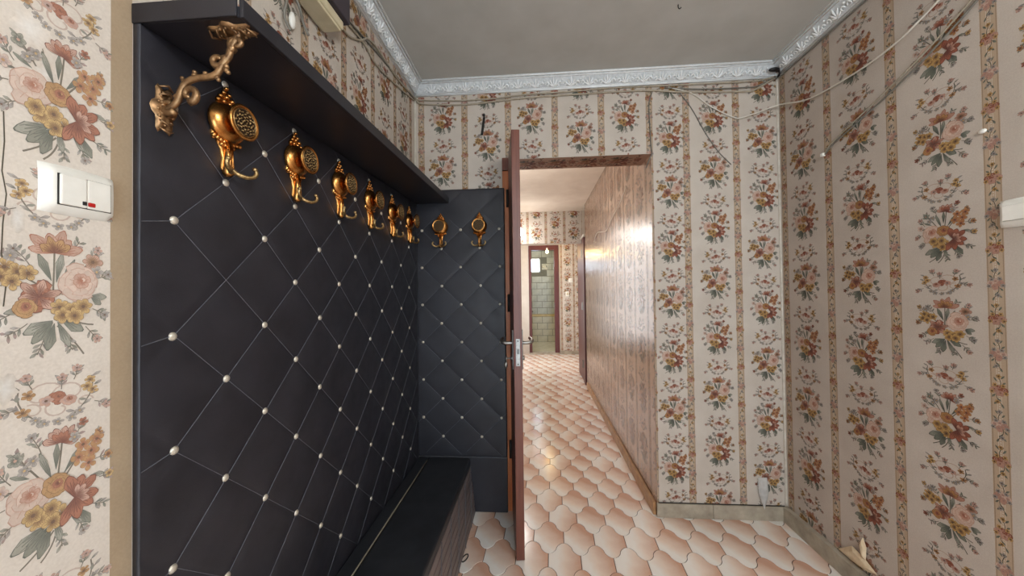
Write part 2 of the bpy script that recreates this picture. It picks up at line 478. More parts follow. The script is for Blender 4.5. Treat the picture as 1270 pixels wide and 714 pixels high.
def bouquet_b():
    p = Print(); m = 0.001
    for q in [((6, -50), (26, -70), (42, -98)), ((0, -10), (2, 40), (2, 70)), ((0, 0), (-30, 20), (-54, 36)), ((6, 0), (30, 30), (52, 50)), ((10, -30), (30, -50), (56, -52))]:
        p.curve(*[(a * m, b * m) for a, b in q], 0.0024, 'stem')
    for x, y, a, L, bd in [(-54, 44, 2.2, 24, 'yellow'), (-26, 36, 2.0, 34, 'blue'), (20, 56, 1.0, 30, None), (50, 52, 0.8, 22, 'pink'), (62, 24, 0.2, 18, 'blue'), (-58, 10, 3.2, 18, 'ochre'), (-46, -28, 3.7, 26, 'rust'), (-30, -44, 3.9, 30, None), (54, -26, -0.4, 22, 'blue'), (44, -54, -0.9, 28, 'pink'), (-10, -66, -1.9, 26, None), (16, -64, -1.4, 28, None)]:
        p.sprig(x * m, y * m, a, L * m, bd)
    for x, y, a, L, W in [(0, -42, 3.5, 40, 16), (0, -44, 3.95, 40, 17), (2, -46, 4.5, 40, 17), (6, -44, 5.1, 38, 16), (10, -40, 5.7, 38, 15), (-2, 18, 1.9, 44, 10), (4, 16, 1.35, 46, 11), (10, 14, 1.05, 44, 9), (48, -6, -0.1, 26, 13), (52, -8, -0.7, 20, 10), (-40, 10, 2.6, 24, 9), (-30, -22, 3.4, 24, 10)]:
        p.leaf(x * m, y * m, a, L * m, W * m, random.choice(['green', 'green_l', 'green']))
    p.lily(2 * m, 60 * m, 0.034, 'pink', 'rust', 1.35, 1.57, 6); p.lily(2 * m, 60 * m, 0.026, 'ochre', 'rust_d', 1.0, 1.5, 4)
    for x, y in [(-56, 36), (-42, 30), (-60, 22), (-48, 16), (-30, 28)]: p.star(x * m, y * m, 0.0120, 5, 'yellow', 'ochre_d', 'brown', x)
    p.star(54 * m, 50 * m, 0.014, 6, 'pink', 'ochre_d', 'brown'); p.star(60 * m, 34 * m, 0.010, 5, 'blue', 'blue_d', 'yellow'); p.star(-50 * m, 52 * m, 0.008, 5, 'blue', 'blue_d', 'yellow')
    p.rose(34 * m, 14 * m, 0.030, 'pink_l', 'pink', 'rust', 0.2)
    p.rose(-18 * m, -6 * m, 0.022, 'rust', 'rust', 'rust_d', 0.5); p.lily(-18 * m, -6 * m, 0.026, 'pink', 'rust_d', 2.6, 2.8, 6)
    for x, y in [(8, -22), (24, -26), (40, -22), (12, -34), (28, -36)]: p.star(x * m, y * m, 0.0125, 6, 'yellow', 'ochre_d', 'brown', x)
    p.rose(-34 * m, -22 * m, 0.014, 'ochre', 'rust', 'rust_d', 0.1)
    return p


def wreath():
    p = Print(); m = 0.001
    for x, y, r, sg, t in [(-18, 10, 26, 1, 0.5), (16, 6, 24, -1, 0.2), (2, -18, 20, 1, 2.0), (-30, -14, 14, -1, 1.2), (34, -16, 13, 1, 0.1)]:
        p.scroll(x * m, y * m, r * m, sg, 'scroll', 0.0026, t)
    p.curve((-44 * m, 30 * m), (-52 * m, -10 * m), (-14 * m, -40 * m), 0.002, 'stem'); p.curve((44 * m, 32 * m), (54 * m, -6 * m), (14 * m, -42 * m), 0.002, 'stem')
    for i in range(9):
        t = i / 8
        for sg in (1, -1):
            x = sg * (44 + 8 * math.sin(PI * t) - 32 * t * t) * m; y = (30 - 70 * t) * m
            p.leaf(x, y, PI / 2 - sg * 1.0 + 2.2 * (i % 2), 0.013, 0.006, random.choice(['blue', 'green', 'blue']), random.choice(['blue_d', 'green_d']))
    p.rose(0, 2 * m, 0.011, 'rust', 'rust', 'rust_d'); p.rose(14 * m, -6 * m, 0.010, 'pink', 'rust', 'rust_d'); p.star(-14 * m, 0, 0.010, 5, 'pink', 'mauve', 'brown')
    for x, y in [(42, 24), (38, 12), (46, 4), (-40, -12), (-34, 16)]: p.star(x * m, y * m, 0.0085, 5, 'yellow' if x > 0 else 'ochre', 'ochre_d', 'brown', x)
    for x, y in [(-16, -40), (0, -42), (18, -40), (-26, -30), (28, -32)]: p.star(x * m, y * m, 0.0072, 5, 'blue', 'blue_d', 'yellow', x)
    for x, y, a in [(-30, 26, 2.0), (20, 30, 1.2), (-46, -4, 3.3), (48, -20, -0.4), (4, 16, 1.5)]: p.sprig(x * m, y * m, a, 0.022, 'pink')
    return p


def band_cluster(kind):
    p = Print(); m = 0.001
    p.curve((-6 * m, 40 * m), (12 * m, 20 * m), (-2 * m, 0), 0.0018, 'stem'); p.curve((-2 * m, 0), (-14 * m, -22 * m), (6 * m, -44 * m), 0.0018, 'stem')
    for x, y, a in [(4, 30, 1.0), (-4, 22, 2.2), (6, 14, 0.7), (-8, -14, 4.0), (-4, -26, -0.9), (-4, -34, 4.0), (4, -40, -1.2)]:
        p.leaf(x * m, y * m, a, 0.012, 0.005)
    a, b, d = [('rust', 'pink', 'rust_d'), ('pink_l', 'pink', 'mauve')][kind]
    for x, y in [(0, 4), (-11, -2), (11, -1), (2, -11)]: p.rose(x * m, y * m, 0.009, a if (x + y) % 2 == 0 else b, b, d)
    for x, y in [(-9, 12), (9, 11), (-16, -8), (15, -9), (0, 38), (-4, -36)]: p.star(x * m, y * m, 0.006, 5, ['yellow', 'blue'][kind], ['ochre_d', 'blue_d'][kind], 'brown', x)
    return p


def as_arrays(p):
    t = []
    for f in p.f: t += [f] if len(f) == 3 else [(f[0], f[1], f[2]), (f[0], f[2], f[3])]
    return np.array(p.v), np.array(p.c), np.array(t)


PA, PB, PW = as_arrays(bouquet_a()), as_arrays(bouquet_b()), as_arrays(wreath())
PC = [as_arrays(band_cluster(0)), as_arrays(band_cluster(1))]


class Wallpaper:
    """collects wall faces and printed shapes in wall coordinates (u along, v up)"""
    def __init__(s, to3d, normal, holes=(), ext=None):
        s.to3d = to3d; s.n = np.array(normal, float); s.V = []; s.Cc = []; s.F = []; s.holes = holes; s.ext = ext; s.k = 0; s.fade = 0.0

    def map(s, q):
        x = s.to3d(q[:, 0], q[:, 1])
        return np.stack([np.broadcast_to(np.asarray(c, float), (len(q),)) for c in x], 1)

    def put(s, arr, u, v, sx=1.0, sy=1.0, lift=0.0):
        pv, pc, pf = arr
        q = pv[:, :2] * (sx, sy) + (u, v)
        if s.ext and (q[:, 0].max() < s.ext[0] or q[:, 0].min() > s.ext[1] or q[:, 1].max() < s.ext[2] or q[:, 1].min() > s.ext[3]): return
        c = q[pf].mean(1); ok = np.ones(len(pf), bool)
        if s.ext:
            ok &= (c[:, 0] > s.ext[0]) & (c[:, 0] < s.ext[1]) & (c[:, 1] > s.ext[2]) & (c[:, 1] < s.ext[3])
            q[:, 0] = np.clip(q[:, 0], s.ext[0], s.ext[1]); q[:, 1] = np.clip(q[:, 1], s.ext[2], s.ext[3])
        for a, b, e, d in s.holes: ok &= ~((c[:, 0] > a) & (c[:, 0] < b) & (c[:, 1] > e) & (c[:, 1] < d))
        h = 0.0002 + lift + pv[:, 2] * 1.2e-6
        s.V.append(s.map(q) + s.n[None, :] * h[:, None]); s.Cc.append(pc ** (1 - s.fade) * np.array([1.0, 0.97, 0.94]) ** (s.fade * 2)); s.F += (pf[ok] + s.k).tolist(); s.k += len(q)

    def rect(s, u0, u1, v0, v1, col, lift=0.0):
        if s.ext: u0, u1, v0, v1 = max(u0, s.ext[0]), min(u1, s.ext[1]), max(v0, s.ext[2]), min(v1, s.ext[3])
        if u1 <= u0 or v1 <= v0: return
        parts = [(u0, u1, v0, v1)]
        for a, b, c, d in s.holes:
            nxt = []
            for (p0, p1, q0, q1) in parts:
                if p1 <= a or p0 >= b or q1 <= c or q0 >= d: nxt.append((p0, p1, q0, q1)); continue
                if p0 < a: nxt.append((p0, a, q0, q1))
                if p1 > b: nxt.append((b, p1, q0, q1))
                m0, m1 = max(p0, a), min(p1, b)
                if q0 < c: nxt.append((m0, m1, q0, c))
                if q1 > d: nxt.append((m0, m1, d, q1))
            parts = nxt
        for (p0, p1, q0, q1) in parts:
            P = np.array([s.to3d(a, b) for a, b in ((p0, q0), (p1, q0), (p1, q1), (p0, q1))]) + s.n[None, :] * lift
            s.V.append(P); s.Cc.append(np.array([COL[col]] * 4)); s.F.append((s.k, s.k + 1, s.k + 2, s.k + 3)); s.k += 4

    def solid(s, boxes, col='paper'):
        for b in boxes:
            mb = MB().box(*b)
            s.V.append(np.array(mb.v)); s.Cc.append(np.array([COL[col]] * 8)); s.F += [tuple(i + s.k for i in f) for f in mb.f]; s.k += 8

    def band(s, u, v0, v1, w=0.036, phase=0.0, step=0.103, sx=1.0, beads=True):
        s.rect(u - w / 2, u + w / 2, v0, v1, 'band', 0.0001)
        for du in (-0.44, 0.44): s.rect(u + du * w - 0.001, u + du * w + 0.001, v0, v1, 'band_d', 0.00015)
        for du in (-0.12, 0.12): s.rect(u + du * w - 0.0008, u + du * w + 0.0008, v0, v1, 'band_l', 0.00015)
        if beads:
            v = v0
            while v < v1:
                s.rect(u - 0.0017, u + 0.0017, v, v + 0.004, 'band_l', 0.00016); v += 0.0075
        v = v0 - step + (phase % (2 * step)); i = 0
        while v < v1 + step:
            s.put(PC[i % 2], u, v, sx * (1 if i % 4 < 2 else -1), 1.0, 0.0002); v += step; i += 1

    def column(s, u, za, period, v0, v1, sx=1.0, sy=1.0):
        """bouquets at za + k * period (kind A) and half-way (kind B), wreaths between"""
        k = math.floor((v0 - za) / (period / 2)) - 1
        while za + k * period / 2 < v1 + 0.2:
            z = za + k * period / 2
            s.put(PA if k % 2 == 0 else PB, u + random.uniform(-.004, .004), z, sx, sy)
            s.put(PW, u + 0.004, z - period / 4 - 0.012, sx * (1 if k % 2 else -1) * 1.05, sy * 0.82, -0.0001)
            k += 1

    def build(s, name, m, parent=None):
        V = np.concatenate(s.V); Cc = np.concatenate(s.Cc)
        me = bpy.data.meshes.new(name); me.from_pydata(V.tolist(), [], s.F); me.update()
        at = me.color_attributes.new('print', 'FLOAT_COLOR', 'POINT')
        at.data.foreach_set('color', np.concatenate([Cc, np.ones((len(Cc), 1))], 1).astype(np.float32).ravel())
        me.validate()
        return link(name, me, m, parent)


# ---------------------------------------------------------------- the setting: room shell
XL, XR, YB, ZC = -0.705, 1.335, 2.0, 2.47
REAR = -1.6
# back wall with the opening to the hall
HOLE = (-0.19, 0.655, -1.0, 1.965)
w = Wallpaper(lambda u, v: (u, YB, v), (0, -1, 0), [(-0.19, 0.655, -1, 2.022)], (XL, XR, 0, ZC))
w.solid([(XL - 0.1, -0.19, YB + 0.0005, YB + 0.18, -0.02, 2.6), (0.655, XR + 0.1, YB + 0.0005, YB + 0.18, -0.02, 2.6), (-0.19, 0.655, YB + 0.0005, YB + 0.18, 2.02, 2.6)])
w.rect(XL, XR, 0, ZC, 'paper')
for i, u in enumerate((-0.665, -0.407, -0.152, 0.117, 0.379, 0.645, 0.845, 1.112)): w.band(u, 0.0, 2.44, phase=0.03 + 0.07 * i)
for u, za in ((-0.538, 2.276), (-0.276, 1.80), (-0.018, 2.56), (0.258, 2.44), (0.512, 2.24), (0.752, 2.108), (0.988, 2.211), (1.245, 1.762)):
    w.column(u, za, 0.612, 0.0, 2.44)
wall_back = tag(w.build('wall_back', M['paper']), kind='structure')
# soffit and far reveal of the opening: same paper, tinted red-brown
w = Wallpaper(lambda u, v: (u, v, 2.0195), (0, 0, -1), ext=(-0.19, 0.655, YB, 2.18))
w.rect(-0.19, 0.655, YB, 2.18, 'paper')
for u in (-0.05, 0.13, 0.31, 0.49): w.put(PA, u, 2.10, 1.0, 0.8)
for u in (0.04, 0.22, 0.40, 0.60): w.put(PC[0], u, 2.08, 1.0, 1.6)
tag(w.build('soffit_paper', M['paper_soffit'], wall_back))

# right wall
w = Wallpaper(lambda u, v: (XR, u, v), (-1, 0, 0), ext=(REAR, YB, 0, ZC))
w.solid([(XR + 0.0005, XR + 0.1, REAR - 0.1, YB + 0.19, -0.02, 2.6)])
w.rect(REAR, YB, 0, ZC, 'paper_right')  # base tone a little darker than on the other walls
for i, u in enumerate((1.962, 1.68, 1.395, 1.111, 0.828, 0.545)): w.band(u, 0.0, 2.44, w=0.04, phase=0.05 + 0.06 * i)
for u, za in ((1.83, 1.59), (1.535, 1.587), (1.243, 1.428), (0.968, 1.59), (0.69, 1.43), (0.40, 1.59)):
    w.column(u, za, 0.612, 0.0, 2.44, sx=-1.06)
wall_right = tag(w.build('wall_right', M['paper']), kind='structure')

# left wall
w = Wallpaper(lambda u, v: (XL, u, v), (1, 0, 0), ext=(REAR, YB, 0, ZC))
w.solid([(XL - 0.1, XL - 0.0005, REAR - 0.1, YB + 0.19, -0.02, 2.6)])
w.rect(REAR, YB, 0, ZC, 'paper')
w.rect(REAR, 0.56, 0, ZC, 'paper_pale', 0.00005)  # paler base tone on the near part of the wall
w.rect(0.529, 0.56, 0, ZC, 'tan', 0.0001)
for i, u in enumerate((0.22, 0.80, 1.02, 1.24, 1.47, 1.71, 1.93)):
    w.band(u, 0.0 if u < 0.5 else 1.6, 2.44, phase=0.04 * i)
for u, za in ((0.10, 1.262), (0.462, 1.545), (0.68, 2.29), (0.91, 2.14), (1.13, 2.27), (1.355, 2.05), (1.59, 2.24), (1.82, 2.08)):
    near = u < 0.5
    w.fade = 0.36 if near else 0.0   # print drawn lighter on the near part of the wall
    w.column(u, za, 0.574 if near else 0.612, 0.0 if near else 1.6, 2.44, sx=0.84 if near else 0.95, sy=0.97)
w.fade = 0.0
# worn patches and a crack in the paler paper
rr = random.Random(5)
for u, v, ru, rv in ((0.435, 1.63, 0.022, 0.03), (0.452, 1.575, 0.012, 0.012), (0.405, 1.215, 0.016, 0.035), (0.415, 1.13, 0.014, 0.02), (0.425, 1.36, 0.008, 0.02)):
    p = Print(); p.z = 130
    p.fan([(ru * math.cos(q) * rr.uniform(0.6, 1.15), rv * math.sin(q) * rr.uniform(0.6, 1.15)) for q in [2 * PI * i / 18 for i in range(18)]], 'worn', 'paper_pale')
    w.put(as_arrays(p), u, v)
p = Print(); p.z = 140
p.line([(0.000, 0.10), (0.001, 0.06), (-0.001, 0.02), (0.003, -0.01), (0.0, -0.05), (-0.001, -0.09), (0.004, -0.12), (0.001, -0.16)], 0.0014, 'stem')
w.put(as_arrays(p), 0.412, 1.40)
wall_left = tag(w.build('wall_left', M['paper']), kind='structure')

# rear wall with the entrance opening the daylight comes through, floor slab, ceilings
rw = MB().box(XL - 0.1, -0.15, REAR - 0.1, REAR, -0.02, 2.6).box(0.85, XR + 0.1, REAR - 0.1, REAR, -0.02, 2.6).box(-0.15, 0.85, REAR - 0.1, REAR, 2.15, 2.6)
tag(rw.build('wall_rear', M['plain']), kind='structure')
tag(MB().box(XL - 0.1, XR + 0.1, REAR - 0.1, YB + 0.19, ZC, ZC + 0.1).build('ceiling', M['ceiling']), kind='structure')
floor = tag(MB().box(-1.2, 1.6, REAR - 0.1, 7.2, -0.06, -0.0035).build('floor', M['grout']), kind='structure')

# floor tiles: rows of ogee tiles, each tile an object
TP, TR, TX, TY, PHI = 0.1519, 0.1583, 0.0379, 1.6508, 0.0464
cf, sf = math.cos(PHI), math.sin(PHI)
A_ = 0.24 * TR


def edge_points():
    """wavy edge of a tile: a trough half, a round hump, a trough half (elliptic arcs)"""
    K = 5; out = []
    for k in range(K): q = PI / 2 * k / K; out.append((-0.5 + 0.25 * math.sin(q), -A_ * (0.55 * math.cos(q) + 0.45 * math.cos(PI / 2 * math.sin(q)))))
    for k in range(2 * K + 1):
        q = -PI / 2 + PI / 2 * k / K
        out.append((0.25 * math.sin(q), A_ * (0.55 * math.cos(q) + 0.45 * math.cos(PI / 2 * math.sin(q)))))
    for k in range(K - 1, -1, -1): q = PI / 2 * k / K; out.append((0.5 - 0.25 * math.sin(q), -A_ * (0.55 * math.cos(q) + 0.45 * math.cos(PI / 2 * math.sin(q)))))
    return out


def tile_mesh(shrink=0.0012, lip=0.0012):
    ed = edge_points()
    top = [(t * TP, TR / 2 + h) for t, h in ed]
    bot = [(t * TP, -TR / 2 - h) for t, h in ed[::-1]]
    ring = top + bot
    g = lambda d: [(x * (1 - d / (TP / 2)), y * (1 - d / (TR / 2))) for x, y in ring]
    v = [(x, y, -0.0025) for x, y in g(shrink)] + [(x, y, 0.0) for x, y in g(shrink + lip)]
    n = len(ring); f = [tuple(n + i for i in range(n))[::-1]]
    for i in range(n):
        j = (i + 1) % n
        f.append((i, j, n + j, n + i)[::-1])
    return mesh('tile', v, f)


def tile_uv(me, local):
    uv = me.uv_layers.new(name='local')
    for lp in me.loops: uv.data[lp.index].uv = local[lp.vertex_index]


tm = tile_mesh(); tile_uv(tm, [(v.co.x, v.co.y) for v in tm.vertices]); tm.materials.append(M['tile'])
cand = []; far_tiles = []
for d in range(-22, 36):
    for i in range(-14, 16):
        a = (i + 0.5 + (0.5 if d % 2 else 0.0)) * TP; b = d * TR
        x = TX + a * cf + b * sf; y = TY - a * sf + b * cf
        in_room = XL - 0.05 < x < XR + 0.05 and REAR < y < 2.17
        in_hall = -0.62 < x < 0.70 and 2.0 <= y < 5.0
        in_end = -0.85 < x < 0.90 and 5.0 <= y < 7.15
        if not (in_room or in_hall or in_end): continue
        vis = y > 0.85 and x > -0.46 and (y < 2.1 or x > -0.2) and x < 1.42
        if y > 2.1 and x < -0.16: vis = False
        if vis: cand.append((abs(y - 1.9) if y < 1.4 else y - 1.9, x, y))
        else: far_tiles.append((x, y))
cand.sort()
for _k, x, y in cand[300:]: far_tiles.append((x, y))
for _k, x, y in cand[:300]:
    o = link('tile', tm, None, floor); o.location = (x, y, 0); o.rotation_euler = (0, 0, -PHI)
fb = MB()
tv = [v.co.copy() for v in tm.vertices]; tf = [tuple(p.vertices) for p in tm.polygons]
for x, y in far_tiles: fb.add([(x + v.x * cf + v.y * sf, y - v.x * sf + v.y * cf, v.z) for v in tv], tf)
me = fb.mesh('remaining_tiles')
tile_uv(me, [(v.x, v.y) for v in tv] * len(far_tiles))
tag(link('remaining_tiles', me, M['tile'], floor), kind='stuff')

# baseboards: grey stained boards, each board a piece
b = empty('baseboard_back'); tag(b, kind='structure')
for x0, x1 in ((0.648, 0.945), (0.9465, XR)):
    MB().box(x0, x1, YB - 0.014, YB, 0, 0.076).build('board', M['skirting'], b, bevel=0.002)
tag(MB().tube([(0.66, YB - 0.004, 0.077), (XR - 0.014, YB - 0.004, 0.077)], 0.003, 6).build('grime_line', M['iron'], b))
b = empty('baseboard_right'); tag(b, kind='structure')
for y0, y1 in ((1.2, YB - 0.016), (0.4, 1.198), (-0.6, 0.398)):
    MB().box(XR - 0.028, XR, y0, y1, 0, 0.08).build('board', M['skirting'], b, bevel=0.002)
for i, (x, y) in enumerate(((XL + 0.004, YB - 0.004), (XR - 0.004, YB - 0.004))):
    o = MB().tube([(x, y, 1.85 if x < 0 else 0.08), (x, y, 2.41)], 0.006, 6).build('trim_%d' % (i + 4), M['caulk'])
    tag(o, kind='structure')

# cornice: three runs of moulded plaster with acanthus leaves
CD, CH = 0.068, 0.062   # depth on the ceiling, drop on the wall
prof = [(0.0, 0.0), (0.0, -CH), (0.006, -CH), (0.009, -CH + 0.010), (0.014, -CH + 0.012), (0.030, -0.034), (0.048, -0.014), (0.056, -0.011), (0.058, -0.006), (CD, -0.004), (CD, 0.0)]


def motif_mesh():
    """leaf spray in the cove: local x along the run, y up the slope, z out"""
    m = MB()
    for a, L in ((0, 0.046), (0.55, 0.040), (-0.55, 0.040), (1.05, 0.030), (-1.05, 0.030)):
        p = [(math.sin(a) * t * L, 0.004 + math.cos(a) * t * L, 0.002 + 0.007 * math.sin(PI * min(t * 1.1, 1))) for t in (0, 0.3, 0.6, 0.85, 1.0)]
        m.tube(p, [0.002, 0.0042, 0.0048, 0.0035, 0.0012], 5, cap=False)
    for sg in (1, -1):
        p = [(sg * (0.034 + 0.011 * (1 - 0.6 * t) * math.cos(5 * t)), 0.016 + 0.014 * (1 - 0.6 * t) * math.sin(5 * t), 0.006) for t in [i / 8 for i in range(9)]]
        m.tube(p, [0.0035, 0.004, 0.004, 0.0036, 0.0034, 0.003, 0.003, 0.0028, 0.0024], 5, cap=False)
    m.ball((0.05, 0.036, 0.004), 0.005, 6, 4); m.ball((0, 0.006, 0.005), 0.005, 6, 4)
    return m.mesh('acanthus_leaf', True)


mm = motif_mesh(); mm.materials.append(M['cornice'])


def cornice(n, origin, along, out, length, u0=0.0):
    A, O = Vector(along), Vector(out); Z = Vector((0, 0, 1)); P0 = Vector(origin)
    v = []; f = []; k = len(prof)
    for e, L in ((0, u0), (1, length)):
        for q, (d, h) in enumerate(prof):
            ins = d if e == 0 and u0 == 0 else 0
            end = d if e == 1 else 0
            v.append(P0 + A * (L + ins - (end if n == 1 else 0)) + O * d + Z * h)
    for i in range(k - 1): f.append((i, i + 1, k + i + 1, k + i))
    root = tag(link('trim_%d' % n, mesh('cornice', v, f), M['cornice_recess']), kind='structure')
    # bright fillets, one along the ceiling and one along the wall
    for d, h, r in ((CD - 0.004, -0.005, 0.0045), (0.052, -0.0115, 0.003), (0.006, -CH + 0.004, 0.0045), (0.010, -CH + 0.011, 0.003)):
        MB().tube([P0 + A * (u0 + (d if u0 == 0 else 0)) + O * d + Z * h, P0 + A * (length - (d if n == 1 else 0)) + O * d + Z * h], r, 6).build('fillet', M['cornice'], root, True)
    s0, s1 = Vector((0.014, 0, -CH + 0.012)), Vector((0.048, 0, -0.014))
    up = (O * 0.034 + Z * 0.036).normalized(); nrm = A.cross(up)
    if nrm.dot(O) < 0: nrm = -nrm
    base = P0 + O * 0.012 + Z * (-CH + 0.012)
    step = 0.1; cnt = int((length - max(u0, 0.07)) / step)
    for i in range(cnt):
        u = max(u0, 0.075) + step * (i + 0.4)
        o = link('acanthus_leaf', mm, None, root)
        X = A if A.cross(up).dot(nrm) > 0 else -A
        R = Matrix((X, up, nrm)).transposed().to_4x4()
        o.matrix_world = Matrix.Translation(base + A * u) @ R
    # bead row
    bd = MB()
    u = max(u0, 0.03)
    while u < length - 0.02:
        bd.ball(P0 + A * u + O * 0.012 + Z * (-CH + 0.0135), 0.0032, 5, 3); u += 0.0105
    tag(bd.build('bead_row', M['cornice'], root, True), kind='stuff')


cornice(1, (XL, YB, ZC), (1, 0, 0), (0, -1, 0), XR - XL)
cornice(2, (XL, YB, ZC), (0, -1, 0), (1, 0, 0), 3.4)
cornice(3, (XR, YB, ZC), (0, -1, 0), (-1, 0, 0), 3.4)

# ---------------------------------------------------------------- the hall beyond
hx0, hx1 = 0.652, 0.648          # papered boards of the hall's right wall
wr = empty('wall_hall_right'); tag(wr, kind='structure')
edges = [2.0, 2.24, 2.62, 3.02, 3.44, 3.88, 4.30, 4.66]
for a, bb in zip(edges, edges[1:]):
    xx = lambda t: hx0 + (hx1 - hx0) * (t - 2.0) / 2.66
    w = Wallpaper(lambda u, v: (xx(u), u, v), (-1, 0, 0), ext=(a + 0.0015, bb - 0.0015, 0.0, 2.40))
    w.solid([(xx(a) + 0.0005, xx(a) + 0.012, a + 0.0015, bb - 0.0015, 0, 2.40)])
    w.rect(a, bb, 0, 2.4, 'cream')
    u = math.ceil(a / 0.263) * 0.263 - 0.526
    while u < bb + 0.2:
        w.band(u, 0, 2.4, w=0.04, phase=u * 3, beads=False)
        w.column(u + 0.131, 1.2 + (0.3 if round(u / 0.263) % 2 else 0), 0.612, 0, 2.4, sx=-1.0)
        u += 0.263
    w.build('panel', M['paper_hall'], wr)
tag(MB().box(0.668, 0.76, 2.18, 4.66, -0.02, 2.6).build('backing', M['plain'], wr))
tag(MB().box(-0.75, -0.6, 2.18, 7.2, -0.02, 2.6).build('wall_hall_left', M['plain']), kind='structure')
tag(MB().box(-0.75, 1.0, 2.18, 7.2, 2.40, 2.5).build('ceiling_hall', M['hall_ceiling']), kind='structure')
# stepped tan skirting along the papered boards
b = empty('baseboard_hall'); tag(b, kind='structure')
for y0, y1, d, h in ((2.01, 2.48, 0.016, 0.07), (2.482, 3.0, 0.016, 0.068), (3.002, 3.6, 0.016, 0.07), (3.602, 4.1, 0.016, 0.068), (4.102, 4.6, 0.016, 0.07)):
    MB().box(0.648 - d, 0.65, y0, y1, 0, h).build('board', M['hall_skirting'], b, bevel=0.003)
# header wall across the hall, papered
w = Wallpaper(lambda u, v: (u, 5.0, v), (0, -1, 0), ext=(-0.6, 0.655, 1.945, 2.40))
w.solid([(-0.6, 0.9, 5.0005, 5.12, 1.945, 2.5)])
w.rect(-0.6, 0.655, 1.945, 2.4, 'paper')
for i in range(5):
    w.band(-0.38 + 0.262 * i, 1.945, 2.4, phase=0.05 * i)
    w.column(-0.25 + 0.262 * i, 2.24 + 0.15 * (i % 2), 0.612, 1.945, 2.4)
tag(w.build('wall_hall_header', M['paper']), kind='structure')
# end wall with the bathroom opening
w = Wallpaper(lambda u, v: (u, 7.05, v), (0, -1, 0), [(-0.15, 0.44, -1, 2.19)], (-0.6, 0.9, 0, 2.40))
w.solid([(-0.75, -0.15, 7.0505, 7.2, -0.02, 2.5), (0.44, 1.0, 7.0505, 7.2, -0.02, 2.5), (-0.15, 0.44, 7.0505, 7.2, 2.19, 2.5)])
w.rect(-0.6, 0.9, 0, 2.4, 'paper')
for i, u in enumerate((0.50, 0.745)): w.band(u, 0, 2.4, phase=0.04 * i)
for u, za in ((0.62, 1.55), (0.85, 1.3)): w.column(u, za, 0.612, 0, 2.4)
tag(w.build('wall_hall_end', M['paper']), kind='structure')
tag(MB().box(0.46, 0.86, 7.036, 7.05, 0, 0.07).build('baseboard_hall_end', M['skirting'], bevel=0.002), kind='structure')
w = Wallpaper(lambda u, v: (0.86, u, v), (-1, 0, 0), ext=(5.12, 7.05, 0, 2.4))
w.solid([(0.8605, 1.0, 4.66, 7.2, -0.02, 2.5)])
w.rect(5.12, 7.05, 0, 2.4, 'paper')
for i in range(6): w.band(5.5 + 0.262 * i, 0, 2.4, beads=False); w.column(5.63 + 0.262 * i, 1.5 + 0.3 * (i % 2), 0.612, 0, 2.4)
tag(w.build('wall_hall_right_end', M['paper']), kind='structure')
tag(MB().box(0.655, 1.0, 4.62, 4.66, -0.02, 2.5).build('wall_hall_return', M['plain']), kind='structure')

# folded-back hall door with hinges on the right
t = empty('hall_door', (0.645, 4.72, 0)); tag(t, 'dark red wooden door edge-on at the end of the papered hall boards', 'door')
MB().box(0, 0.04, 0.2, 0.78, 0.0, 2.0).build('leaf', M['wood_red'], t, bevel=0.003)
MB().box(-0.01, 0.045, 0.0, 0.17, 0, 1.985).build('jamb', M['wood_red'], t, bevel=0.003)
MB().box(-0.014, 0.045, -0.03, 0.80, 1.99, 2.02).build('casing', M['caulk'], t, bevel=0.003)
for z in (0.25, 1.05, 1.78):
    h = MB().box(-0.016, -0.008, 0.145, 0.225, z - 0.05, z + 0.05); h.tube([(-0.016, 0.185, z - 0.052), (-0.016, 0.185, z + 0.052)], 0.007, 8)
    h.build('hinge', M['steel'], t)

# bathroom opening: frame, threshold, room of tiles behind
t = empty('door_1', (0, 7.03, 0)); tag(t, kind='structure')
MB().box(-0.155, -0.10, 0, 0.16, 0.03, 2.19).build('jamb', M['wood_red'], t, bevel=0.003)
MB().box(0.36, 0.445, 0, 0.16, 0.03, 2.19).build('jamb', M['wood_red'], t, bevel=0.003)
MB().box(-0.10, 0.36, 0, 0.16, 2.10, 2.19).build('head', M['wood_red'], t, bevel=0.003)
MB().box(-0.155, 0.445, -0.01, 0.17, 0, 0.035).build('threshold', M['skirting'], t, bevel=0.003)
h = MB().box(0.352, 0.36, 0.03, 0.05, 0.92, 1.02); h.build('strike_plate', M['steel'], t)
tag(MB().box(-0.9, 0.7, 7.2, 8.7, -0.03, 0.03).build('floor_bathroom', M['bath_tile_cream']), kind='structure')
tag(MB().box(-0.9, 0.7, 7.2, 8.7, 2.4, 2.5).build('ceiling_bathroom', M['hall_ceiling']), kind='structure')
WX0, WX1, WZ0, WZ1 = -0.22, 0.10, 1.73, 2.09
wb = MB().box(-0.9, WX0, 8.6, 8.7, 0, 2.45).box(WX1, 0.7, 8.6, 8.7, 0, 2.45).box(WX0, WX1, 8.6, 8.7, 0, WZ0).box(WX0, WX1, 8.6, 8.7, WZ1, 2.45)
wb = tag(wb.build('wall_bathroom_back', M['bath_grout']), kind='structure')
for nm, x0, x1 in (('wall_bathroom_left', -0.9, -0.8), ('wall_bathroom_right', 0.6, 0.7)):
    tag(MB().box(x0, x1, 7.2, 8.6, 0, 2.45).build(nm, M['bath_tile']), kind='structure')
tw, th = 0.245, 0.155
tile_lo = MB().box(0.005, tw - 0.005, -0.006, 0, 0.005, th - 0.005).mesh('tile'); tile_lo.materials.append(M['bath_tile_cream'])
tile_hi = MB().box(0.005, tw - 0.005, -0.006, 0, 0.005, th - 0.005).mesh('tile'); tile_hi.materials.append(M['bath_tile'])
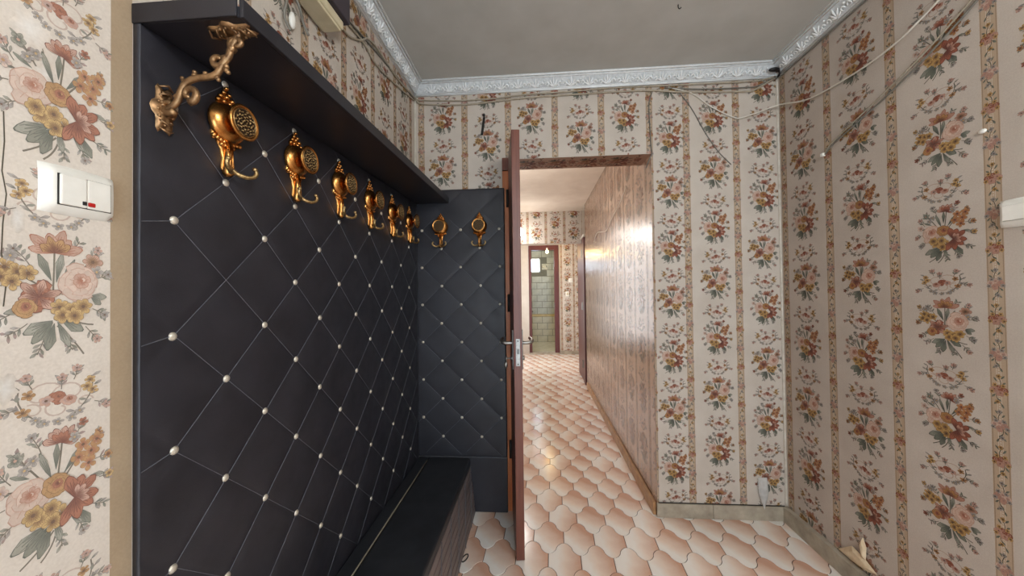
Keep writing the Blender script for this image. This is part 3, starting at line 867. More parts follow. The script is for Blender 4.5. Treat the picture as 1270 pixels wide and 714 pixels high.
for r in range(16):
    z = 0.03 + r * th + (0.06 if r >= 4 else 0)
    for c in range(-2, 3):
        x = 0.01 + c * tw - (tw / 2 if r % 2 else 0)
        if x > 0.6 or x < -0.8: continue
        if z + th > WZ0 and z < WZ1 and x + tw > WX0 + 0.02 and x < WX1 - 0.02: continue
        if z + th > 2.42: continue
        o = link('tile', tile_lo if r < 4 else tile_hi, None, wb); o.location = (x, 8.6, z)
MB().box(-0.8, 0.6, 8.588, 8.6, 0.03 + 4 * th, 0.03 + 4 * th + 0.06).build('dado_strip', M['bath_dado'], wb)
t = empty('window_1', (0, 8.6, 0)); tag(t, kind='structure')
fr = MB().box(WX0, WX0 + 0.025, 0, 0.06, WZ0, WZ1).box(WX1 - 0.025, WX1, 0, 0.06, WZ0, WZ1).box(WX0, WX1, 0, 0.06, WZ0, WZ0 + 0.025).box(WX0, WX1, 0, 0.06, WZ1 - 0.025, WZ1)
fr.build('window_frame', M['white'], t)
MB().box(WX0 + 0.02, WX1 - 0.02, 0.03, 0.036, WZ0 + 0.02, WZ1 - 0.02).build('pane', M['glass'], t)
MB().box(-0.09, -0.06, -0.012, 0, WZ1 - 0.07, WZ1 - 0.045).build('latch', M['iron'], t)
# lamps of the hall
t = empty('hall_bulb', (0.21, 6.72, 2.40)); tag(t, 'bare warm bulb glowing above the bathroom doorway at the hall end', 'lamp')
MB().tube([(0, 0, -0.30), (0, 0, 0)], 0.003, 6).build('cord', M['iron'], t)
MB().lathe([(0.016, -0.30), (0.018, -0.34), (0.012, -0.35)], 10).build('bulb_holder', M['white'], t, True)
MB().ball((0, 0, -0.375), 0.03, 12, 8).build('bulb', M['bulb_warm'], t, True)
point('hall_bulb_light', (0.21, 6.66, 1.95), 4.0, (1.0, 0.66, 0.26), 0.03)
t = empty('hall_pendant', (-0.23, 4.7, 2.40)); tag(t, 'white globe pendant lamp in the hall hidden behind the open door leaf', 'lamp')
MB().tube([(0, 0, -0.27), (0, 0, 0)], 0.003, 6).build('cord', M['white'], t, True)
MB().ball((0, 0, -0.33), 0.06, 16, 10).build('lamp_shade', M['bulb_white'], t, True)
point('hall_pendant_light', (-0.23, 4.7, 1.99), 10, (1.0, 0.97, 0.93), 0.06)
point('hall_near_fill', (-0.4, 3.0, 1.9), 12, (1.0, 0.96, 0.92), 0.08)  # added fill for the near hall, with an unseen globe beside it
t = empty('hall_fill_globe', (-0.6, 3.0, 1.9)); tag(t, 'added white globe giving fill light on the hidden side of the hall', 'lamp')
MB().tube([(0, 0, 0), (0.05, 0, 0.0)], 0.02, 8).build('lamp_base', M['white'], t, True)
MB().ball((0.09, 0, 0), 0.05, 12, 8).build('lamp_shade', M['bulb_white'], t, True)
# ceiling lamp of the room, above and behind the camera
t = empty('room_pendant', (0.78, -0.35, ZC)); tag(t, 'white globe pendant lamp hanging from the grey room ceiling', 'lamp')
MB().tube([(0, 0, -0.2), (0, 0, 0)], 0.003, 6).build('cord', M['white'], t)
MB().ball((0, 0, -0.29), 0.09, 16, 10).build('lamp_shade', M['bulb_white'], t, True)
point('room_pendant_light', (0.78, -0.35, 2.05), 50, (0.97, 0.99, 1.0), 0.1)

# switches on the far wall
for nm, x, z, w_, h_, lab in (('light_switch', 0.685, 1.48, 0.085, 0.085, 'small square white switch plate on the far hall end wall, the upper one'), ('wall_socket', 0.615, 1.208, 0.07, 0.10, 'small white socket plate on the far hall end wall, the lower one')):
    t = empty(nm, (x, 7.049, z)); tag(t, lab, 'switch' if nm == 'light_switch' else 'socket')
    MB().box(-w_ / 2, w_ / 2, -0.012, 0, -h_ / 2, h_ / 2).build('plate', M['white'], t, bevel=0.004)
    MB().box(-w_ / 4, w_ / 4, -0.018, -0.012, -h_ / 4, h_ / 4).build('rocker' if nm == 'light_switch' else 'outlet', M['white_old'] if nm == 'wall_socket' else M['white'], t, bevel=0.002)
t = empty('shower_mixer', (-0.14, 8.59, 0.78)); tag(t, 'chrome shower mixer on the tiled bathroom wall', 'tap')
MB().tube([(-0.05, -0.03, 0), (0.05, -0.03, 0)], 0.018, 8).build('body', M['steel'], t, True)
MB().tube([(0, -0.03, 0), (0, -0.07, 0.06)], 0.008, 6).build('lever', M['steel'], t, True)
for i, x in enumerate((0.14, 0.25)):
    o = MB().tube([(x, 8.594, 1.88), (x, 8.55, 1.875), (x, 8.545, 1.90)], 0.008, 6).build('robe_hook', M['steel'], smooth=True)
    tag(o, ('chrome robe hook on the bathroom tiles, the one nearer the window', 'chrome robe hook on the bathroom tiles, the one farther from the window')[i], 'hook', 'bathroom robe hooks')

# ---------------------------------------------------------------- upholstered wall panels
PXF = -0.690          # front plane of the left panel


def cushion(u0, u1, v0, v1, ub, su, vb, sv, par, H=0.0028, step=10):
    """grid of heights over a buttoned sheet: u = ub + su * s, v = vb - sv * t; seams where s + t and s - t are odd"""
    i0, i1 = math.floor((u0 - ub) / su * step), math.ceil((u1 - ub) / su * step)
    j0, j1 = math.floor((vb - v1) / sv * step), math.ceil((vb - v0) / sv * step)
    us = [min(max(ub + su * i / step, u0), u1) for i in range(i0, i1 + 1)]
    vs = [min(max(vb - sv * j / step, v0), v1) for j in range(j0, j1 + 1)]
    us = sorted(set(us)); vs = sorted(set(vs), reverse=True)
    pts = []
    for v in vs:
        for u in us:
            s_ = (u - ub) / su; t_ = (vb - v) / sv
            d = []
            for q in (s_ + t_, s_ - t_):
                q = (q - par) % 2.0
                d.append(min(q, 2.0 - q))
            dm = min(d)
            h = H * (1 - math.exp(-dm * 6.0))
            db = math.hypot(*d)
            h -= 0.5 * H * math.exp(-(db / 0.16) ** 2)
            e = min(u - u0, u1 - u, v - v0, v1 - v)
            h *= min(1.0, 0.15 + e / 0.02)
            pts.append((u, v, h))
    nu = len(us)
    f = []
    for j in range(len(vs) - 1):
        for i in range(nu - 1):
            a = j * nu + i
            s_ = ((us[i] + us[i + 1]) / 2 - ub) / su; t_ = (vb - (vs[j] + vs[j + 1]) / 2) / sv
            q1, q2 = (s_ + t_ - par) % 2.0, (s_ - t_ - par) % 2.0
            if min(q1, 2 - q1) > min(q2, 2 - q2): f += [(a, a + 1, a + nu + 1), (a, a + nu + 1, a + nu)]   # seam along s - t
            else: f += [(a, a + 1, a + nu), (a + 1, a + nu + 1, a + nu)]
    rim = [i for i in range(nu)] + [j * nu + nu - 1 for j in range(1, len(vs))] + [(len(vs) - 1) * nu + i for i in range(nu - 2, -1, -1)] + [j * nu for j in range(len(vs) - 2, 0, -1)]
    return pts, f, rim


def seams(u0, u1, v0, v1, ub, su, vb, sv, par, step=10, H=0.006):
    """seam polylines inside the sheet"""
    out = []
    smin, smax = (u0 - ub) / su, (u1 - ub) / su
    tmin, tmax = (vb - v1) / sv, (vb - v0) / sv
    for sg in (1, -1):
        for k in range(-40, 60):
            if (k - par) % 2: continue
            pts = []
            n = int((smax - smin) * 4)
            for i in range(n + 1):
                s_ = smin + (smax - smin) * i / n
                t_ = (k - s_) * sg if sg == 1 else (s_ - k)
                if tmin <= t_ <= tmax: pts.append((ub + su * s_, vb - sv * t_))
            if len(pts) > 2: out.append(pts)
    return out


stud_m = MB().lathe([(0.0085, 0), (0.0082, 0.0022), (0.0062, 0.0046), (0.0030, 0.0058), (0.0006, 0.0061)], 12).mesh('stud', True)
stud_m.materials.append(M['stud'])

# left panel
LP = empty('upholstered_panel', (0, 0, 0)); tag(LP, 'tall black leatherette panel with pale studs covering the wall under the shelf', 'wall panel')
u0, u1, v0, v1 = 0.560, 1.978, 0.0, 1.745
ub, su, vb, sv = 0.6168, 0.1119, 1.504, 0.1092
pts, f, rim = cushion(u0, u1, v0, v1, ub, su, vb, sv, 1)
def under_shelf(u, z):
    top = 1.733 + (u - 0.5625) * 0.0275 - 0.0015
    return z if z < 1.66 else 1.66 + (z - 1.66) * (top - 1.66) / (1.745 - 1.66)


pts = [(u, under_shelf(u, z), h) for u, z, h in pts]
v = [(PXF + h, u, z) for u, z, h in pts]
n0 = len(v)
for i in rim: v.append((XL + 0.002, pts[i][0], pts[i][1]))
for a in range(len(rim)):
    b_ = (a + 1) % len(rim)
    f.append((rim[a], rim[b_], n0 + b_, n0 + a))
f.append(tuple(n0 + a for a in range(len(rim))))
me = mesh('upholstery', v, f, True)
bm = bmesh.new(); bm.from_mesh(me); bmesh.ops.recalc_face_normals(bm, faces=bm.faces); bm.to_mesh(me); bm.free()
link('upholstery', me, M['leather'], LP)
sb = MB()
for pl in seams(ub, u1, v0, v1, ub, su, vb, sv, 1):
    sb.tube([(PXF + 0.0005, a, b_) for a, b_ in pl], 0.00065, 4, cap=False)
for j in range(1, 14, 2):
    sb.tube([(PXF + 0.003, u0, vb - sv * j - 0.012), (PXF + 0.001, ub, vb - sv * j)], 0.00085, 4, cap=False)
tag(sb.build('stitching', M['thread'], LP), kind='stuff')
Rl = Matrix(((0, 0, 1), (1, 0, 0), (0, 1, 0))).to_4x4()     # local z -> +x
for i in range(0, 12):
    for j in range(-2, 14):
        if (i + j) % 2 == 0 or (i, j) == (1, 2): continue
        u, z = ub + su * i, vb - sv * j
        if not (0.02 < z < 1.735) or (z < 0.345): continue
        o = link('stud', stud_m, None, LP); o.matrix_world = Matrix.Translation((PXF - 0.002, u + random.uniform(-.002, .002), z + random.uniform(-.002, .002))) @ Rl
# back panel
BP = empty('upholstered_panel', (0, 0, 0)); tag(BP, 'narrow black studded leatherette panel on the back wall beside the door', 'wall panel')
PYF = 1.982
u0, u1, v0, v1 = -0.7035, -0.178, 0.318, 1.850
pts, f, rim = cushion(u0, u1, v0, v1, -0.661, 0.1132, 1.616, 0.1079, 0, 0.0015)
v = [(u, PYF - h, z) for u, z, h in pts]; n0 = len(v)
for i in rim: v.append((pts[i][0], YB - 0.0022, pts[i][1]))
for a in range(len(rim)):
    b_ = (a + 1) % len(rim)
    f.append((rim[a], rim[b_], n0 + b_, n0 + a))
f.append(tuple(n0 + a for a in range(len(rim))))
me = mesh('upholstery', v, f, True)
bm = bmesh.new(); bm.from_mesh(me); bmesh.ops.recalc_face_normals(bm, faces=bm.faces); bm.to_mesh(me); bm.free()
link('upholstery', me, M['leather'], BP)
sb = MB()
for pl in seams(u0, u1, v0, 1.70, -0.661, 0.1132, 1.616, 0.1079, 0):
    sb.tube([(a, PYF - 0.0006, b_) for a, b_ in pl], 0.0007, 4, cap=False)
sb.tube([(-0.684, PYF - 0.003, 0.316), (-0.178, PYF - 0.003, 0.316)], 0.0012, 4)
tag(sb.build('stitching', M['thread'], BP), kind='stuff')
MB().box(-0.7035, -0.178, PYF, YB - 0.0022, 0.002, 0.313).build('skirt', M['leather'], BP, bevel=0.004)
Rb = Matrix(((1, 0, 0), (0, 0, -1), (0, 1, 0))).to_4x4()    # local z -> -y
for i in range(5):
    for j in range(0, 12):
        if (i + j) % 2: continue
        o = link('stud', stud_m, None, BP); o.matrix_world = Matrix.Translation((-0.661 + 0.1132 * i + random.uniform(-.002, .002), PYF + 0.001, 1.616 - 0.1079 * j)) @ Rb

# ---------------------------------------------------------------- shelf
t = empty('hat_shelf', (0, 0, 0)); tag(t, 'long black leatherette hat shelf above the brass hooks', 'shelf')
sh = MB()
z0, z1 = 1.733, 1.772
y0, y1 = 0.5625, 1.98
sh.add([(XL + 0.001, y0, z0), (-0.508, y0, z0), (-0.508, y0, z0 + 0.02), (XL + 0.001, y0, z0 + 0.02), (XL + 0.001, y1, z1), (-0.508, y1, z1), (-0.508, y1, z1 + 0.02), (XL + 0.001, y1, z1 + 0.02)],
       [(0, 1, 2, 3), (4, 7, 6, 5), (0, 4, 5, 1), (3, 2, 6, 7), (0, 3, 7, 4), (1, 5, 6, 2)])
sh.build('board', M['shelf'], t, bevel=0.002)
fa = MB()
fa.add([(-0.508, y0, z0 - 0.001), (-0.500, y0, z0 - 0.001), (-0.500, y0, z0 + 0.032), (-0.508, y0, z0 + 0.032), (-0.508, y1, z1 - 0.001), (-0.500, y1, z1 - 0.001), (-0.500, y1, z1 + 0.032), (-0.508, y1, z1 + 0.032)],
       [(0, 1, 2, 3), (4, 7, 6, 5), (0, 4, 5, 1), (3, 2, 6, 7), (0, 3, 7, 4), (1, 5, 6, 2)])
fa.build('fascia', M['shelf'], t, bevel=0.0015)
MB().box(XL + 0.001, -0.509, y0 - 0.005, y0 - 0.0003, z0 - 0.001, z0 + 0.034).build('end_cap', M['shelf'], t, bevel=0.0015)

# ---------------------------------------------------------------- scroll bracket under the near end of the shelf
BY = 0.592
bx = lambda a, b_: (-0.686 + (a - 150) * 0.000350, BY, 1.598 - (b_ - 545) * 0.000308)
t = empty('shelf_bracket', (0, 0, 0)); tag(t, 'ornate aged bronze scroll bracket holding the near end of the shelf', 'bracket')
arm = MB()
arm.tube(spline([bx(*q) for q in ((155, 545), (195, 548), (240, 505), (262, 440), (292, 398), (345, 376), (430, 370), (468, 348), (492, 305), (525, 262), (542, 205), (575, 150), (585, 118))], 5),
         0.0050, 8, 1.25)
for (a, b_), r, t0, sg in (((466, 275), 46, -0.4, 1), ((306, 470), 50, 1.6, -1), ((574, 186), 42, 2.0, 1), ((186, 536), 46, 0.6, 1)):
    sp = [bx(a + sg * r * (1 - 0.75 * q) * math.cos(t0 + 6.5 * q), b_ + r * (1 - 0.75 * q) * math.sin(t0 + 6.5 * q)) for q in [i / 16 for i in range(17)]]
    arm.tube(sp, [0.0062 - 0.0026 * i / 16 for i in range(17)], 6, 1.2)
arm.build('arm', M['bronze'], t, True)
lf = MB()
for (a, b_), (c, d) in (((285, 405), (268, 372)), ((335, 385), (338, 340)), ((500, 322), (524, 352)), ((455, 366), (470, 392)), ((400, 372), (398, 350)), ((250, 470), (230, 480)), ((520, 330), (508, 300)), ((330, 470), (345, 490))):
    p0, p1 = Vector(bx(a, b_)), Vector(bx(c, d))
    lf.tube([p0, p0.lerp(p1, 0.6), p1], [0.003, 0.0048, 0.0026], 6); lf.ball(p1, 0.0042, 6, 4)
lf.build('leaf_ornament', M['bronze'], t, True)


def ornate_plate(name, at, U, V, N, L, W, parent, m):
    """openwork plate: a scalloped oval with raised leaves, long axis V"""
    U, V, N, at = Vector(U), Vector(V), Vector(N), Vector(at)
    p = MB(); K = 28; v = []
    ring = []
    for i in range(K):
        w_ = 2 * PI * i / K
        r = 1 + 0.20 * math.cos(6 * w_)
        ring.append(at + U * (W / 2 * math.cos(w_) * r) + V * (L / 2 * math.sin(w_) * r))
    v = [q for q in ring] + [at + (q - at) * 0.86 + N * 0.005 for q in ring] + [at + N * 0.006]
    f = [(i, (i + 1) % K, K + (i + 1) % K, K + i) for i in range(K)] + [(K + i, K + (i + 1) % K, 2 * K) for i in range(K)]
    p.add(v, f)
    for i in range(14):
        w_ = 2 * PI * i / 14 + 0.1
        q = at + U * (W * 0.33 * math.cos(w_)) + V * (L * 0.36 * math.sin(w_)) + N * 0.006
        p.ball(q - N * 0.001, 0.0032, 6, 4)
    for sg in (1, -1):
        for e in (0.2, 0.55, 0.9):
            q = at + V * (sg * L * 0.5 * e) + N * 0.006
            p.tube([q - U * W * 0.3, q + V * sg * 0.006 + N * 0.004, q + U * W * 0.3], [0.0012, 0.0026, 0.0012], 5)
    return p.build(name, m, parent, True)


ornate_plate('wall_plate', (PXF + 0.003, BY + 0.004, 1.597), (0, 1, 0), (0, 0, 1), (1, 0, 0), 0.084, 0.040, t, M['bronze'])
ornate_plate('shelf_plate', (-0.545, BY, 1.7335), (0, 1, 0), (1, 0, 0), (0, 0, -1), 0.078, 0.040, t, M['bronze'])

# ---------------------------------------------------------------- coat hooks
def hook_parts():
    """local frame: x sideways, y up, z out of the wall; y = 0 at the cup's centre"""
    P = []
    bp = MB()
    out = [(0, 0.082), (0.006, 0.072), (0.010, 0.062), (0.017, 0.055), (0.022, 0.045), (0.020, 0.034), (0.030, 0.018), (0.031, -0.018), (0.034, -0.036), (0.030, -0.044), (0.022, -0.043), (0.018, -0.052), (0.012, -0.060), (0.009, -0.08), (0.011, -0.100), (0.006, -0.108), (0, -0.110)]
    ring = out + [(-x, y) for x, y in out[-2:0:-1]]
    K = len(ring)
    v = [(x, y, 0.0) for x, y in ring] + [(x, y, 0.004) for x, y in ring] + [(x * 0.8, y * 0.97, 0.006) for x, y in ring]
    f = [tuple(2 * K + i for i in range(K))]
    for L in (0, 1): f += [(L * K + i, L * K + (i + 1) % K, (L + 1) * K + (i + 1) % K, (L + 1) * K + i) for i in range(K)]
    bp.add(v, f)
    for x, y, r in ((0, 0.078, 0.005), (0.007, 0.066, 0.005), (-0.007, 0.066, 0.005), (0.014, 0.055, 0.006), (-0.014, 0.055, 0.006), (0, 0.058, 0.006), (0.02, 0.045, 0.006), (-0.02, 0.045, 0.006), (0.007, 0.046, 0.006), (-0.007, 0.046, 0.006)):
        bp.ball((x, y, 0.006), r, 7, 4)
    for i in range(9):
        x = -0.032 + 0.008 * i
        bp.ball((x, -0.040 - 0.004 * math.cos(x * 60), 0.007), 0.0055, 7, 4)
    for x in (-0.014, -0.005, 0.005, 0.014): bp.ball((x, -0.051, 0.007), 0.0055, 7, 4)
    P.append(('back_plate', bp.mesh('back_plate', True), 'gold'))
    cup = MB().lathe([(0.006, 0.0), (0.040, 0.001), (0.0445, 0.005), (0.0440, 0.011), (0.039, 0.018), (0.030, 0.0245), (0.018, 0.0285), (0.008, 0.030)], 28)
    P.append(('cup', cup.mesh('cup', True), 'gold'))
    st = MB().tube([(0, -0.045, 0.009), (0, -0.07, 0.010), (0, -0.095, 0.010), (0, -0.112, 0.010), (0, -0.118, 0.010)], [0.008, 0.0075, 0.0095, 0.011, 0.006], 10)
    for x in (-0.004, 0.004): st.tube([(x, -0.05, 0.016), (x * 0.8, -0.08, 0.0175), (x, -0.108, 0.019)], 0.0022, 5)
    P.append(('stem', st.mesh('stem', True), 'gold'))
    for sg in (1, -1):
        hk = MB().tube(spline([(0, -0.098, 0.012), (sg * 0.008, -0.110, 0.024), (sg * 0.020, -0.114, 0.034), (sg * 0.033, -0.110, 0.041), (sg * 0.039, -0.100, 0.043), (sg * 0.036, -0.092, 0.042)], 4),
                       [0.005] * 8 + [0.0046] * 8 + [0.0044] * 4 + [0.0048], 8)
        hk.ball((sg * 0.0355, -0.0915, 0.042), 0.0056, 8, 5)
        P.append(('prong', hk.mesh('prong', True), 'gold_old'))
    P.append(('post', MB().lathe([(0.011, 0.026), (0.008, 0.034), (0.009, 0.045)], 12).mesh('post', True), 'gold'))
    md = MB().lathe([(0.010, 0.041), (0.031, 0.043), (0.0375, 0.046), (0.0388, 0.049), (0.037, 0.0515), (0.033, 0.0520), (0.0305, 0.0495), (0.029, 0.0485), (0.002, 0.0495)], 32)
    P.append(('medallion', md.mesh('medallion', True), 'gold'))
    P.append(('medallion_field', MB().lathe([(0.0300, 0.0487), (0.0298, 0.0499), (0.002, 0.0501)], 24).mesh('medallion_field'), 'gold_dark'))
    rl = MB()
    rr = random.Random(3)
    rl.lathe([(0.0305, 0.0485), (0.030, 0.0508), (0.0285, 0.0508), (0.028, 0.0485)], 28)
    for i in range(40):
        a = i * 2.39996; r = 0.0262 * math.sqrt((i + 0.5) / 40)
        x, y = r * math.cos(a), r * math.sin(a)
        d = a + rr.uniform(0.8, 2.2)
        rl.tube([(x - 0.003 * math.cos(d), y - 0.003 * math.sin(d), 0.0500), (x, y, 0.0526), (x + 0.003 * math.cos(d), y + 0.003 * math.sin(d), 0.0500)], [0.0009, 0.0019, 0.0009], 5)
    P.append(('relief', rl.mesh('relief', True), 'gold_old'))
    return P


hp = hook_parts()
hook0 = empty('coat_hook')
med = None
for nm, me, mk in hp:
    me.materials.append(M[mk])
    if nm in ('relief', 'medallion_field'):
        link(nm, me, None, med)
    else:
        o = link(nm, me, None, hook0)
        if nm == 'medallion': med = o
ZH = 1.632
Hl = Matrix(((0, 0, 1), (1, 0, 0), (0, 1, 0))).to_4x4()
Hb = Matrix(((1, 0, 0), (0, 0, -1), (0, 1, 0))).to_4x4()
labels = ['brass coat hook nearest the scroll bracket, largest in view', 'brass coat hook, second along the row from the scroll bracket', 'brass coat hook, third along the row from the scroll bracket', 'brass coat hook, fourth along the row from the scroll bracket',
          'brass coat hook, fifth along the row from the scroll bracket', 'brass coat hook, sixth from the bracket, nearest the corner on the long panel',
          'brass coat hook on the narrow back panel, just below the shelf end', 'brass coat hook on the narrow back panel, nearest the open door']
places = [(PXF + 0.003, 0.722 + 0.2225 * i, ZH + 0.0018 * i) for i in range(6)] + [(-0.548, PYF - 0.001, 1.632), (-0.322, PYF - 0.001, 1.632)]
for i, (pl, lb) in enumerate(zip(places, labels)):
    o = hook0 if i == 0 else copy_tree(hook0)
    o.matrix_world = Matrix.Translation(pl) @ (Hl if i < 6 else Hb)
    tag(o, lb, 'coat hook', 'row of brass coat hooks')

# ---------------------------------------------------------------- bench
t = empty('bench', (0, 0, 0)); tag(t, 'low black vinyl bench along the studded panel with slatted front', 'bench')
BX0, BX1, BYE, BY0 = PXF + 0.008, -0.388, 1.974, 0.62
MB().box(-0.624, BX1, BY0, BYE, 0.272, 0.312).build('seat', M['bench'], t, bevel=0.008, seg=3)
MB().box(BX0, -0.628, BY0, BYE, 0.276, 0.314).build('back_strip', M['bench'], t, bevel=0.005)
MB().tube([(-0.626, BY0, 0.314), (-0.626, 1.2, 0.3145), (-0.626, 1.6, 0.314), (-0.626, BYE - 0.045, 0.314)], 0.0026, 6).build('piping', M['piping'], t, True)
MB().box(BX0, -0.415, BY0, BYE, 0.0, 0.27).build('carcass', M['bench'], t)
for i in range(7):
    za, zb = 0.006 + i * 0.038, 0.006 + i * 0.038 + 0.033
    xa, xb = -0.362 - 0.026 * za / 0.27, -0.362 - 0.026 * zb / 0.27
    m_ = MB().add([(xa, BY0, za), (xb, BY0, zb), (xb - 0.014, BY0, zb), (xa - 0.014, BY0, za), (xa, BYE, za), (xb, BYE, zb), (xb - 0.014, BYE, zb), (xa - 0.014, BYE, za)],
                  [(0, 1, 2, 3), (4, 7, 6, 5), (0, 4, 5, 1), (1, 5, 6, 2), (2, 6, 7, 3), (3, 7, 4, 0)])
    m_.build('slat', M['slat'], t, bevel=0.002)
MB().box(-0.415, -0.390, BY0, BYE, 0.01, 0.27).build('slat_backing', M['bench'], t)
cs = MB()
for y in (1.30, 1.45, 1.60, 1.75, 1.90):
    cs.tube([(-0.3605 - 0.026 * z / 0.27 + 0.0005, y + 0.12 * (z - 0.13) / 0.27, z) for z in (0.004, 0.07, 0.14, 0.20, 0.27)], 0.0014, 4)
tag(cs.build('stitching', M['thread'], t), kind='stuff')

# ---------------------------------------------------------------- door leaf, frame
fr = empty('door_2', (0, 0, 0)); tag(fr, kind='structure')
MB().box(-0.19, -0.152, YB + 0.002, YB + 0.06, 0.0, 1.955).build('jamb', M['wood_lit'], fr, bevel=0.003)
MB().box(-0.19, -0.128, YB - 0.004, YB + 0.06, 1.956, 2.03).build('head_block', M['wood'], fr, bevel=0.003)
rz = math.atan2(0.045, 0.367)
d = empty('door', (-0.0905, 1.633, 0.0), rz)
tag(d, 'narrow mahogany door leaf standing open edge-on with lever handle', 'door')
T2, LW = 0.0195, 0.355
MB().box(-T2, T2, 0.0, LW, 0.004, 2.02).build('leaf', M['wood'], d, bevel=0.002)
lp = MB().box(-0.010, 0.010, -0.0022, 0.0005, 0.905, 1.032).build('lock_plate', M['steel'], d, bevel=0.0008)
lh = MB().box(-0.0045, -0.001, -0.0034, -0.0021, 0.962, 0.985).box(0.001, 0.0045, -0.0034, -0.0021, 0.962, 0.985)
lh.ball((0, -0.0022, 1.022), 0.003, 8, 4).ball((0, -0.0022, 0.914), 0.003, 8, 4)
lh.build('latch_bolt', M['iron'], lp)
for sg in (-1, 1):
    MB().box(min(sg * T2, sg * (T2 + 0.006)), max(sg * T2, sg * (T2 + 0.006)), 0.022, 0.064, 0.883, 1.073).build('escutcheon', M['steel'], d, bevel=0.0025)
    x = sg * T2
    MB().tube(spline([(x, 0.043, 1.008), (x + sg * 0.028, 0.043, 1.008), (x + sg * 0.046, 0.046, 1.010), (x + sg * 0.054, 0.062, 1.014), (x + sg * 0.055, 0.09, 1.017), (x + sg * 0.05, 0.135, 1.018)], 5), 0.0088, 10).build('lever_handle', M['steel'], d, True)
    MB().tube([(x, 0.043, 0.935), (x + sg * 0.014, 0.043, 0.935)], 0.011, 12).build('lock_cylinder', M['steel'], d, True)
for z in (0.36, 1.19, 1.79):
    MB().tube([(-T2 - 0.006, LW + 0.004, z - 0.05), (-T2 - 0.006, LW + 0.004, z + 0.05)], 0.0075, 10).build('hinge', M['iron'], d, True)
# key left in the lock on the panel side
ky = empty('key', (0, 0, 0)); tag(ky, 'small steel key hanging in the door lock below the lever', 'key')
Md = Matrix.Translation((-0.0905, 1.633, 0)) @ Matrix.Rotation(rz, 4, 'Z')
a = lambda x, y, z: tuple(Md @ Vector((x, y, z)))
MB().tube([a(-T2 - 0.013, 0.043, 0.935), a(-T2 - 0.034, 0.043, 0.935)], 0.0032, 8).build('shank', M['steel'], ky, True)
MB().tube([a(-T2 - 0.034, 0.043 + 0.011 * math.sin(w_), 0.932 + 0.013 * math.cos(w_)) for w_ in [i * PI / 8 for i in range(17)]], 0.0036, 6, cap=False).build('bow', M['steel'], ky, True)
MB().tube([a(-T2 - 0.036, 0.043, 0.922), a(-T2 - 0.037, 0.041, 0.90), a(-T2 - 0.038, 0.044, 0.885)], [0.006, 0.009, 0.004], 8).build('tag', M['steel'], ky, True)

# ---------------------------------------------------------------- light switches
def switch_body(root, W, H, T, wings=True):
    """local frame: x along wall, y up, z out; curved wide frame"""
    fm = MB(); nx, ny = 12, 8; v = []
    for j in range(ny + 1):
        for i in range(nx + 1):
            s_ = i / nx * 2 - 1; q = j / ny * 2 - 1
            x = W / 2 * s_ * (1 + (0.03 * (1 - q * q)) * (1 if s_ > 0 else -0.8)); y = H / 2 * q * (1 - 0.05 * s_ * s_)
            e = min(1 - abs(s_), 1 - abs(q)); z = T * (min(1, (e / 0.16)) ** 0.5)
            v.append((x, y, z))
    f = [(j * (nx + 1) + i, j * (nx + 1) + i + 1, (j + 1) * (nx + 1) + i + 1, (j + 1) * (nx + 1) + i) for j in range(ny) for i in range(nx)]
    fm.add(v, f)
    return fm.build('frame', M['white'], root, True)


sw = empty('light_switch'); sw.matrix_world = Matrix.Translation((XL + 0.0005, 0.487, 1.411)) @ Hl
tag(sw, 'white two-rocker light switch with red and black window on floral wall', 'switch')
switch_body(sw, 0.088, 0.074, 0.011)
MB().box(-0.030, 0.034, -0.024, 0.022, 0.0105, 0.0116).build('rocker_gap', M['black'], sw)
MB().box(-0.0285, 0.0015, -0.0232, 0.0215, 0.011, 0.0152).build('rocker', M['white'], sw, bevel=0.0016)
MB().box(0.0025, 0.0325, -0.0232, 0.0215, 0.011, 0.0142).build('rocker', M['white'], sw, bevel=0.0016)
MB().box(-0.0045, 0.0008, -0.0195, -0.0135, 0.0146, 0.0158).build('black_mark', M['black'], sw, bevel=0.0008)
MB().box(0.003, 0.0115, -0.0200, -0.0135, 0.0136, 0.0150).build('indicator', M['red'], sw, bevel=0.0012)
sw2 = empty('light_switch'); Hr = Matrix(((0, 0, -1), (-1, 0, 0), (0, 1, 0))).to_4x4()
sw2.matrix_world = Matrix.Translation((XR - 0.0005, 1.052, 1.455)) @ Hr
tag(sw2, 'white light switch cut off by the picture edge on the striped wall', 'switch')
switch_body(sw2, 0.088, 0.080, 0.012)
MB().box(-0.030, 0.030, -0.022, 0.022, 0.0115, 0.0125).build('rocker_gap', M['black'], sw2)
MB().box(-0.029, 0.029, -0.0215, 0.0215, 0.012, 0.016).build('rocker', M['white'], sw2, bevel=0.0016)

# ---------------------------------------------------------------- meter box at the top of the left wall
t = empty('meter_box', (0, 0, 0)); tag(t, 'cream and dark meter box high on the wall above the shelf', 'meter box')
MB().box(XL, XL + 0.076, 0.80, 1.11, 2.128, 2.158).build('tray', M['white_old'], t, bevel=0.007, seg=3)
MB().box(XL, XL + 0.088, 0.80, 1.128, 2.16, 2.36).build('housing', M['darkbox'], t, bevel=0.004)
MB().box(XL + 0.012, XL + 0.07, 0.80, 1.10, 2.120, 2.129).build('bottom_cover', M['white_old'], t, bevel=0.002)

# ---------------------------------------------------------------- cables
def cable(name, pts, r, m, label, cat='cable', group=None, k=6):
    o = MB().tube(spline(pts, k), r, 6).build(name, M[m], None, True)
    return tag(o, label, cat, group)


